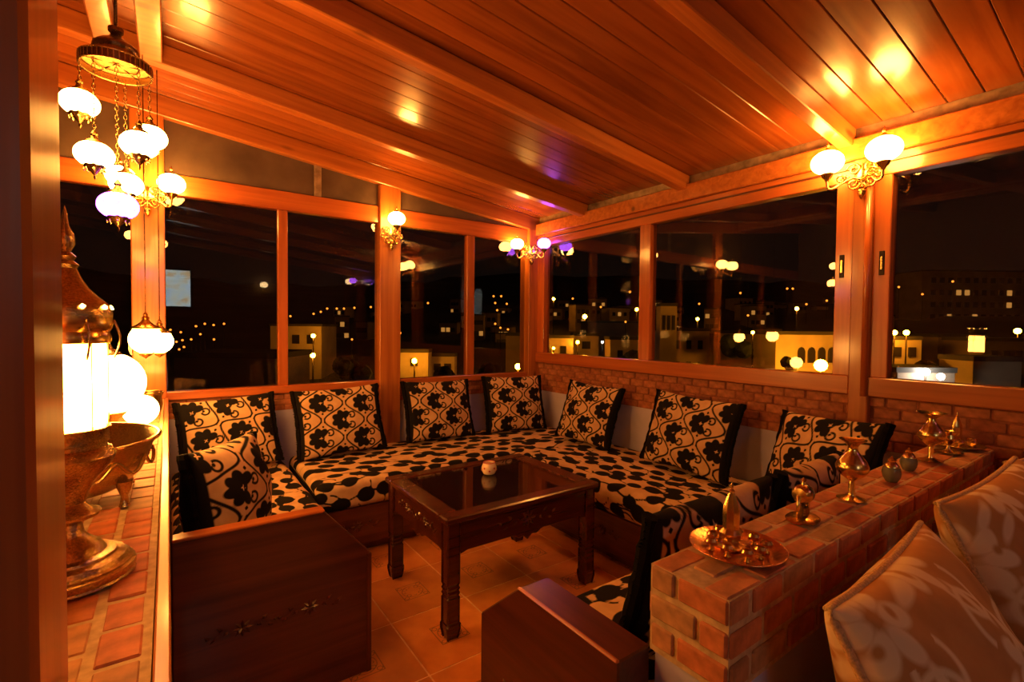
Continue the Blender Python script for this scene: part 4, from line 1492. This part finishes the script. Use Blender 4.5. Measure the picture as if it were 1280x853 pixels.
hd = tag(empty('ball_stand', (1.490, 0.640, BT + 0.003)), 'dark glass ball held in a brass cradle on an oval base on the bar', 'ornament')
link('base', lathe_mesh([(0.0, 0.0), (0.055, 0.0), (0.058, 0.005), (0.050, 0.010), (0.0, 0.012)], 30, 0, 0, 1.0, 0.72), M['brass'], hd)
for sx in (-1, 1):
    link('upright', tube_mesh([(sx * 0.030, 0, 0.01), (sx * 0.030, 0, 0.075)], 0.005, 8), M['brass'], hd)
link('block', box_mesh(0.03, 0.022, 0.03, 0.004), M['bronze'], hd, (0, 0, 0.026))
link('ball', lathe_mesh([(0.026 * math.cos(a), 0.026 * math.sin(a)) for a in np.linspace(-math.pi / 2, math.pi / 2, 13)], 22), M['green_glass'], hd, (0.008, 0, 0.075))
link('end_cap', lathe_mesh([(0.027, -0.012), (0.028, 0.0), (0.02, 0.012), (0.0, 0.016)], 18), M['brass'], hd, (-0.012, 0, 0.075), (0, -math.pi / 2, 0))
link('knob', lathe_mesh([(0.006, 0.0), (0.004, 0.01), (0.008, 0.016), (0.0, 0.024)], 12), M['brass'], hd, (0, 0, 0.1))


def vase(x, y, h, label, flare=1.0):
    v = tag(empty('brass_vase', (x, y, BT + 0.003)), label, 'vase')
    prof = [(0.20, 0.0), (0.215, 0.012), (0.15, 0.035), (0.06, 0.07), (0.045, 0.12), (0.05, 0.24), (0.04, 0.30), (0.09, 0.34), (0.19, 0.42), (0.235, 0.50), (0.24, 0.56), (0.20, 0.65), (0.12, 0.75), (0.075, 0.82), (0.07, 0.88), (0.11 * flare, 0.94), (0.19 * flare, 0.985), (0.20 * flare, 1.0), (0.17 * flare, 0.985), (0.08, 0.93), (0.05, 0.88)]
    link('vase_body', lathe_mesh(prof, 30), M['brass'], v, scale=(h, h, h))
    return v


vase(1.807, 0.631, 0.195, 'footed round-bodied brass vase between the ball stand and the beaded pots')
vase(2.625, 0.632, 0.205, 'footed brass vase with a wide flared lip further along the bar', 1.25)


def beaded(x, y, s, label):
    b = tag(empty('lidded_pot', (x, y, BT + 0.003)), label, 'pot')
    link('pot_body', lathe_mesh([(0.16, 0.0), (0.20, 0.03), (0.28, 0.18), (0.31, 0.34), (0.28, 0.50), (0.24, 0.58)], 22, 0.03, 11), M['green_glass'], b, scale=(s, s, s))
    link('lid', lathe_mesh([(0.25, 0.57), (0.24, 0.62), (0.17, 0.72), (0.12, 0.78), (0.16, 0.84), (0.08, 0.90), (0.0, 1.0)], 20), M['brass'], b, scale=(s, s, s))
    return b


beaded(2.136, 0.622, 0.095, 'small beaded pot with brass lid nearest the round-bodied vase')
beaded(2.364, 0.635, 0.092, 'small beaded pot with brass lid nearest the flared vase')
g6 = tag(empty('brass_goblet', (2.860, 0.628, BT + 0.003)), 'small brass goblet on a saucer between the flared vase and the far tray', 'goblet')
link('saucer', lathe_mesh([(0.0, 0.0), (0.040, 0.0), (0.052, 0.006), (0.040, 0.006), (0.0, 0.004)], 26), M['bronze'], g6)
link('goblet_body', lathe_mesh([(0.022, 0.004), (0.010, 0.014), (0.006, 0.035), (0.020, 0.05), (0.030, 0.068), (0.026, 0.085), (0.036, 0.098), (0.026, 0.09)], 20), M['brass'], g6)
tray(3.040, 0.630, 0.095, 'round brass tray at the wall end of the bar', True, 'brass_old')
rocket_flask(3.045, 0.640, BT + 0.009, 0.165, 'tall pointed brass perfume flask on the tray by the brick wall')
for k, (dx, dy) in enumerate(((-0.05, 0.035), (-0.02, -0.05), (0.05, -0.035), (0.02, 0.06), (-0.06, -0.015))):
    cup_small(3.04 + dx, 0.63 + dy, BT + 0.0085, 0.042, 'small brass cup on the tray by the brick wall', 'brass cups on the far tray')

# lit picture screen on the wall behind (seen only as a reflection)
tv = tag(empty('wall_screen_offscreen', (0.06, YBACK + 0.002, 2.15)), 'lit picture screen on the brown wall behind', 'screen')
link('frame', box_mesh(0.62, 0.03, 0.70, 0.006), M['black_metal'], tv, (0, 0.015, 0))


def mat_screen():
    m, nt, out = new_mat('lit screen')
    e = nd(nt, 'ShaderNodeEmission')
    tc = nd(nt, 'ShaderNodeTexCoord')
    n_ = nd(nt, 'ShaderNodeTexNoise', in_Scale=6.0, in_Detail=3.0)
    nt.links.new(tc.outputs['Object'], n_.inputs['Vector'])
    r = ramp(nt, [(0.35, (0.9, 0.6, 0.3)), (0.5, (0.9, 1.0, 0.9)), (0.65, (0.7, 0.85, 1.0))])
    nt.links.new(n_.outputs[0], r.inputs[0])
    nt.links.new(r.outputs[0], e.inputs[0])
    e.inputs[1].default_value = 5.0
    nt.links.new(e.outputs[0], out.inputs[0])
    return m


link('display_offscreen', box_mesh(0.57, 0.004, 0.65, 0), mat_screen(), tv, (0, 0.031, 0))

# ------------------------------------------------------------------ the town outside at night
M['ext_wall'] = mat_simple('pale town wall', (0.68, 0.54, 0.38), 0.9, noise=0.15, scale=0.6)
M['ext_dim'] = mat_simple('shade-coloured town wall', (0.34, 0.25, 0.18), 0.9, noise=0.2, scale=0.5)  # darker copy of the town wall, dim lighting put into its colour
M['ext_roof'] = mat_simple('dark town roof', (0.06, 0.055, 0.05), 0.8, noise=0.2, scale=0.5)
M['ext_green'] = mat_simple('weathered green roof', (0.10, 0.13, 0.11), 0.7, noise=0.2, scale=0.5)
M['ground'] = mat_simple('dark hillside', (0.05, 0.045, 0.03), 0.95, noise=0.4, scale=0.05)
M['ext_tree'] = mat_simple('dark leaves', (0.035, 0.045, 0.02), 0.9, noise=0.4, scale=2)
M['win_dark'] = mat_simple('dark pane', (0.03, 0.025, 0.02), 0.3)
M['win_lit'] = mat_emit('lit room window', (1.0, 0.42, 0.08), 0.5)
M['street'] = mat_emit('sodium street lamp', (1.0, 0.33, 0.012), 210.0)
M['street_white'] = mat_emit('white street lamp', (1.0, 0.9, 0.75), 120.0)
M['dim_lamp'] = mat_emit('distant street lamp', (1.0, 0.24, 0.02), 3.0)
YAWZ = math.atan2(CM[0][1], CM[0][0])
FW = Vector((CM[2][0], CM[2][1], 0)).normalized()
RT = Vector((FW.y, -FW.x, 0))


def ground_z(d):
    pts = [(0, -11), (25, -10.2), (45, -7.6), (70, -4.6), (110, -1.0), (170, 6), (260, 19), (400, 38), (700, 55)]
    for (a, za), (b, zb) in zip(pts, pts[1:]):
        if d <= b:
            return za + (zb - za) * (d - a) / (b - a)
    return pts[-1][1]


hv, hf = [], []
ds = [6, 15, 25, 35, 45, 57, 70, 90, 110, 140, 170, 215, 260, 330, 400, 550, 700]
AN = 60
for d in ds:
    for k in range(AN + 1):
        a = math.radians(-75 + 150 * k / AN)
        p = FW * math.cos(a) + RT * math.sin(a)
        hv.append((p.x * d, p.y * d, ground_z(d) * (1 if d < 200 else 1 + 0.18 * math.sin(a * 5 + 1)) + random.uniform(-1, 1) * d * 0.006))
for j in range(len(ds) - 1):
    for k in range(AN):
        a = j * (AN + 1) + k
        hf.append((a, a + 1, a + AN + 2, a + AN + 1))
hill = link('hillside', mesh_from('hillside', hv, hf, True), M['ground'])
hill['kind'] = 'structure'
hill['label'] = 'dark hillside rising beyond the windows'


def building(name, px0, px1, pyt, pyb, D, mat, label, group=None, turn=0.0, roof=None, wins=None, lit=0.0, deep=0.8, cat='building'):
    """box house whose front faces the terrace; pixel columns give its bearing and width, D its distance"""
    c = at((px0 + px1) / 2, pyb, D)
    w = (px1 - px0) / F * D
    top = at((px0 + px1) / 2, pyt, D).z
    base = min(c.z, ground_z(D)) - 0.3
    dep = w * deep
    h = top - base
    o = empty(name, (c.x + FW.x * dep / 2, c.y + FW.y * dep / 2, base), YAWZ + turn)
    tag(o, label, cat, group)
    link('wall', box_mesh(round(w, 1), round(dep, 1), round(h, 1), 0), M[mat], o, (0, 0, h / 2))
    link('roof_slab', box_mesh(round(w * 1.04, 1), round(dep * 1.04, 1), 0.3, 0), M[roof or 'ext_roof'], o, (0, 0, h + 0.15))
    if wins:
        cols_, rows_, ztop, zstep, ww, wh = wins
        wm = box_mesh(ww, 0.12, wh, 0)
        for r in range(rows_):
            for k in range(cols_):
                x = (k + 0.5) / cols_ * w * 0.86 - w * 0.43
                z = h - ztop - r * zstep
                if z < 0.5:
                    continue
                l = random.random() < lit
                link('window', wm, M['win_lit' if l else 'win_dark'], o, (x, -dep / 2 - 0.02, z))
    return o


def street_lamp(px, py, D, r, mat, label, group, pole=True):
    c = at(px, py, D)
    g_ = ground_z(D)
    o = tag(empty('street_lamp', (c.x, c.y, min(g_, c.z - 1))), label, 'street lamp', group)
    hh = c.z - o.location.z
    if pole:
        link('pole', tube_mesh([(0, 0, 0), (0, 0, hh - r * 0.9)], 0.06, 6), M['black_metal'], o)
    link('lamp_head', lathe_mesh([(r * math.cos(a), r * math.sin(a)) for a in np.linspace(-1.5, 1.5, 7)], 10), M[mat], o, (0, 0, hh))
    return o


_spots = []


def clear_spot(px, D, w, pad=1.1):
    """keeps the scattered houses from standing in one another"""
    c = at(px, 420, D)
    r = w / F * D * 0.75
    for (q, rr) in _spots:
        if math.hypot(q.x - c.x, q.y - c.y) < (r + rr) * pad:
            return False
    _spots.append((c, r))
    return True


GT = 'dim houses scattered over the dark hillside'
# through the sliding windows
building('arched_house', 955, 1120, 419, 475, 42, 'ext_wall', 'cream house with a row of arched windows lit from below', turn=0.12, wins=None)
ob = bpy.data.objects['arched_house']
for k in range(4):
    d = building.__name__ and None
    pm_ = prism_mesh([(-0.32, 0), (0.32, 0), (0.32, 1.0), (0.2, 1.25), (0, 1.35), (-0.2, 1.25), (-0.32, 1.0)], 'y', -0.1, 0.05)
    w_ = (1120 - 955) / F * 42
    hgt = at(1037, 419, 42).z - ob.location.z
    link('arched_window', pm_, M['win_dark'], ob, (-w_ / 2 + 2.35 + k * 0.95, -w_ * 0.4 - 0.02, hgt - 2.4))
building('tower_house', 820, 886, 414, 470, 50, 'ext_wall', 'pale house with flat roof beside the square tower', wins=(4, 2, 1.4, 2.2, 0.5, 0.9))
building('square_tower', 824, 845, 383, 470, 47, 'ext_wall', 'square tower with narrow windows rising above the pale house', wins=(3, 1, 1.6, 2, 0.28, 1.4), cat='tower')
building('low_house', 762, 806, 425, 470, 46, 'ext_wall', 'low buff house below the big green roof', wins=(2, 1, 1.5, 2, 0.5, 1.0))
building('low_house', 672, 716, 423, 470, 48, 'ext_wall', 'low buff house with a lit wall next to the room corner', wins=(2, 1, 1.2, 2, 0.6, 0.9))
building('low_house', 716, 748, 420, 470, 52, 'ext_wall', 'low buff house with a small square window between two houses', wins=(1, 1, 1.0, 2, 0.9, 0.8))
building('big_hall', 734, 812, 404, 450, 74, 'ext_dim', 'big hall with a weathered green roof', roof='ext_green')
clear_spot(1217, 150, 150)
clear_spot(1134, 140, 36)
clear_spot(773, 95, 85)
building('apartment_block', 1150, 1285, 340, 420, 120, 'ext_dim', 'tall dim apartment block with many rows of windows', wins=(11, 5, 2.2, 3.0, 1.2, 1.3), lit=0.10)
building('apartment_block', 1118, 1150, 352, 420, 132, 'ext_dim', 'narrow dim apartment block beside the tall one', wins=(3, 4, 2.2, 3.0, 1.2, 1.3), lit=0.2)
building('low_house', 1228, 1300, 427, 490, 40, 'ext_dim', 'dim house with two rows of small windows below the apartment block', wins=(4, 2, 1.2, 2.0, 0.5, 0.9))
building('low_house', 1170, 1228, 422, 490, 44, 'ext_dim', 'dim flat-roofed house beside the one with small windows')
building('low_house', 1215, 1275, 452, 500, 30, 'ext_wall', 'pale parapet house lower down the slope')
building('low_house', 1108, 1150, 425, 490, 40, 'ext_wall', 'buff house lit by two orange street lamps', wins=(2, 1, 1.0, 2, 0.6, 0.8))
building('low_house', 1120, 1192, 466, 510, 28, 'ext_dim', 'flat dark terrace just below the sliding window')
for k in range(34):
    px = random.uniform(690, 1110)
    D = random.uniform(95, 182)
    w = random.uniform(14, 30)
    if not clear_spot(px, D, w):
        continue
    pyt = 411 - (ground_z(D) + random.uniform(3, 7) - 1.5) / D * F
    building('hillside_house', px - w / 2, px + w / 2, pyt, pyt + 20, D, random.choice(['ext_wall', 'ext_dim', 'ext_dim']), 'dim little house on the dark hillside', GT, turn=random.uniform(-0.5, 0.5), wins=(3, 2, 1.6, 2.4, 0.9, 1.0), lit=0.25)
# through the far windows
building('white_house', 338, 402, 408, 470, 60, 'ext_wall', 'pale house with two dark windows seen through the far windows', wins=(3, 1, 1.6, 2, 0.9, 1.1))
building('roof_terrace', 218, 345, 448, 520, 26, 'ext_dim', 'wide dim terrace block close below the far windows')
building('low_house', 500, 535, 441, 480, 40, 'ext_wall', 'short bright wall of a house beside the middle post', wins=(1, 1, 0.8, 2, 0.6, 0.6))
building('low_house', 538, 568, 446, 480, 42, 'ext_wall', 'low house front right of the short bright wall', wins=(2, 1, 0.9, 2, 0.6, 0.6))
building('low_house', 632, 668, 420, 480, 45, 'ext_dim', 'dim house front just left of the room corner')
for k in range(24):
    px = random.uniform(420, 680)
    D = random.uniform(100, 182)
    w = random.uniform(10, 26)
    if not clear_spot(px, D, w):
        continue
    pyt = 411 - (ground_z(D) + random.uniform(2, 6) - 1.5) / D * F
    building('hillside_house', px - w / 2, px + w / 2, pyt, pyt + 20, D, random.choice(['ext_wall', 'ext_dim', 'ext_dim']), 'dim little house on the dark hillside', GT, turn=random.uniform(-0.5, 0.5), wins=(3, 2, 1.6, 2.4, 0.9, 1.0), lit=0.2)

GL = 'orange street lamps of the town'
for (px, py, D, r) in ((391.5, 420, 56, 0.24), (391, 444.5, 40, 0.20), (518, 451.5, 38, 0.20), (647.5, 458.5, 36, 0.22), (1118, 416, 38.5, 0.2), (1133, 416, 38.5, 0.2), (1026, 457, 37.5, 0.46), (692, 435.5, 46, 0.12), (941, 416, 40, 0.13), (722, 428, 47, 0.16), (796, 387, 90, 0.3), (872, 399, 75, 0.24), (731, 396, 88, 0.4), (692, 374, 120, 0.35), (1272, 414, 60, 0.35), (996, 386, 88, 0.33)):
    street_lamp(px, py, D, r, 'street', 'glowing orange street lamp among the houses', GL)
for (px, py, D, r) in ((1157, 465, 27.5, 0.2), (1176, 471, 27, 0.18), (753, 428, 60, 0.12)):
    street_lamp(px, py, D, r, 'street_white', 'white lamp among the houses below', 'white lamps of the town')
GD = 'far street lamps strung along the hillside roads'
FAR = [(245, 408), (256, 405), (267, 406.5), (280, 405), (220.5, 427.5), (228, 425.5), (239, 424.5), (224, 437), (230, 434), (250.5, 418), (213, 412.5), (226, 415.5), (267.5, 424.5),
       (363, 395.5), (392, 392.5), (401, 390), (409, 386), (421, 386), (430, 386), (443, 385), (463.5, 384), (440, 424.5), (500.5, 416.5), (535, 379),
       (617, 370.5), (626.5, 370.5), (619, 379), (633.5, 380), (655, 372), (621.5, 388), (619, 405), (625.5, 410), (635, 412),
       (716, 373.5), (751, 384), (787.5, 365), (782, 402.5), (874, 380), (925.5, 366.5), (984, 361), (991, 361), (1008, 380.5), (1033.5, 376), (935, 394.5),
       (1123.5, 359), (1153, 368), (1191, 352), (1147, 420.5), (1165.5, 419)]
for (px, py) in FAR:
    # each lamp stands on a mast where its line of sight meets the hillside
    d_ = ray(px, py)
    hz = math.hypot(d_[0], d_[1])
    D = 50.0
    while D < 330 and CAMH + d_[2] * D > ground_z(D * hz) + 5.0:
        D += 2.0
    while D > 60 and any(math.hypot(q.x - d_[0] * D, q.y - d_[1] * D) < rr * 1.9 + 1 for q, rr in _spots):
        D -= 2.0        # in front of the house there, not in it
    if 728 < px < 818 and 70 < D < 92:
        D = 70.0        # likewise in front of the big hall
    street_lamp(px, py, D, 0.0021 * D, 'dim_lamp', 'tiny far street lamp on a hillside road', GD)


def tree(px, pyt, pyb, D, label, seed):
    rng = random.Random(seed)
    c = at(px, pyb, D)
    g_ = min(ground_z(D), c.z)
    top = at(px, pyt, D).z
    o = tag(empty('tree', (c.x, c.y, g_ - 0.2)), label, 'tree', 'dark trees between the houses')
    H = top - g_ + 0.2
    R = (pyb - pyt) / F * D * 0.62
    link('trunk', tube_mesh([(0, 0, 0), (0.05, 0, H * 0.6)], 0.16, 6), M['ext_tree'], o)
    bm = bmesh.new()
    for k in range(9):
        m_ = Matrix.Translation((rng.uniform(-1, 1) * R * 0.6, rng.uniform(-1, 1) * R * 0.6, H - R + rng.uniform(-0.5, 0.35) * R)) @ Matrix.Scale(R * rng.uniform(0.35, 0.6), 4)
        bmesh.ops.create_icosphere(bm, subdivisions=2, radius=1.0, matrix=m_)
    for v in bm.verts:
        v.co += Vector((rng.uniform(-1, 1), rng.uniform(-1, 1), rng.uniform(-1, 1))) * R * 0.06
    me = bpy.data.meshes.new('crown')
    bm.to_mesh(me)
    bm.free()
    link('crown', me, M['ext_tree'], o)


for k, (px, t_, b__, D, lb) in enumerate(((920, 412, 448, 44, 'dark bushy tree left of the arched-window house'), (440, 440, 478, 34, 'dark tree below the pale house beyond the far window'), (555, 452, 480, 30, 'low dark tree under the low house fronts'), (610, 448, 478, 32, 'broad dark tree left of the corner post'), (985, 443, 462, 39, 'small round tree in front of the lit house'), (790, 436, 462, 42, 'dark tree between the buff houses'), (1160, 446, 470, 33, 'dark tree above the white lamps'))):
    tree(px, t_, b__, D, lb, k)
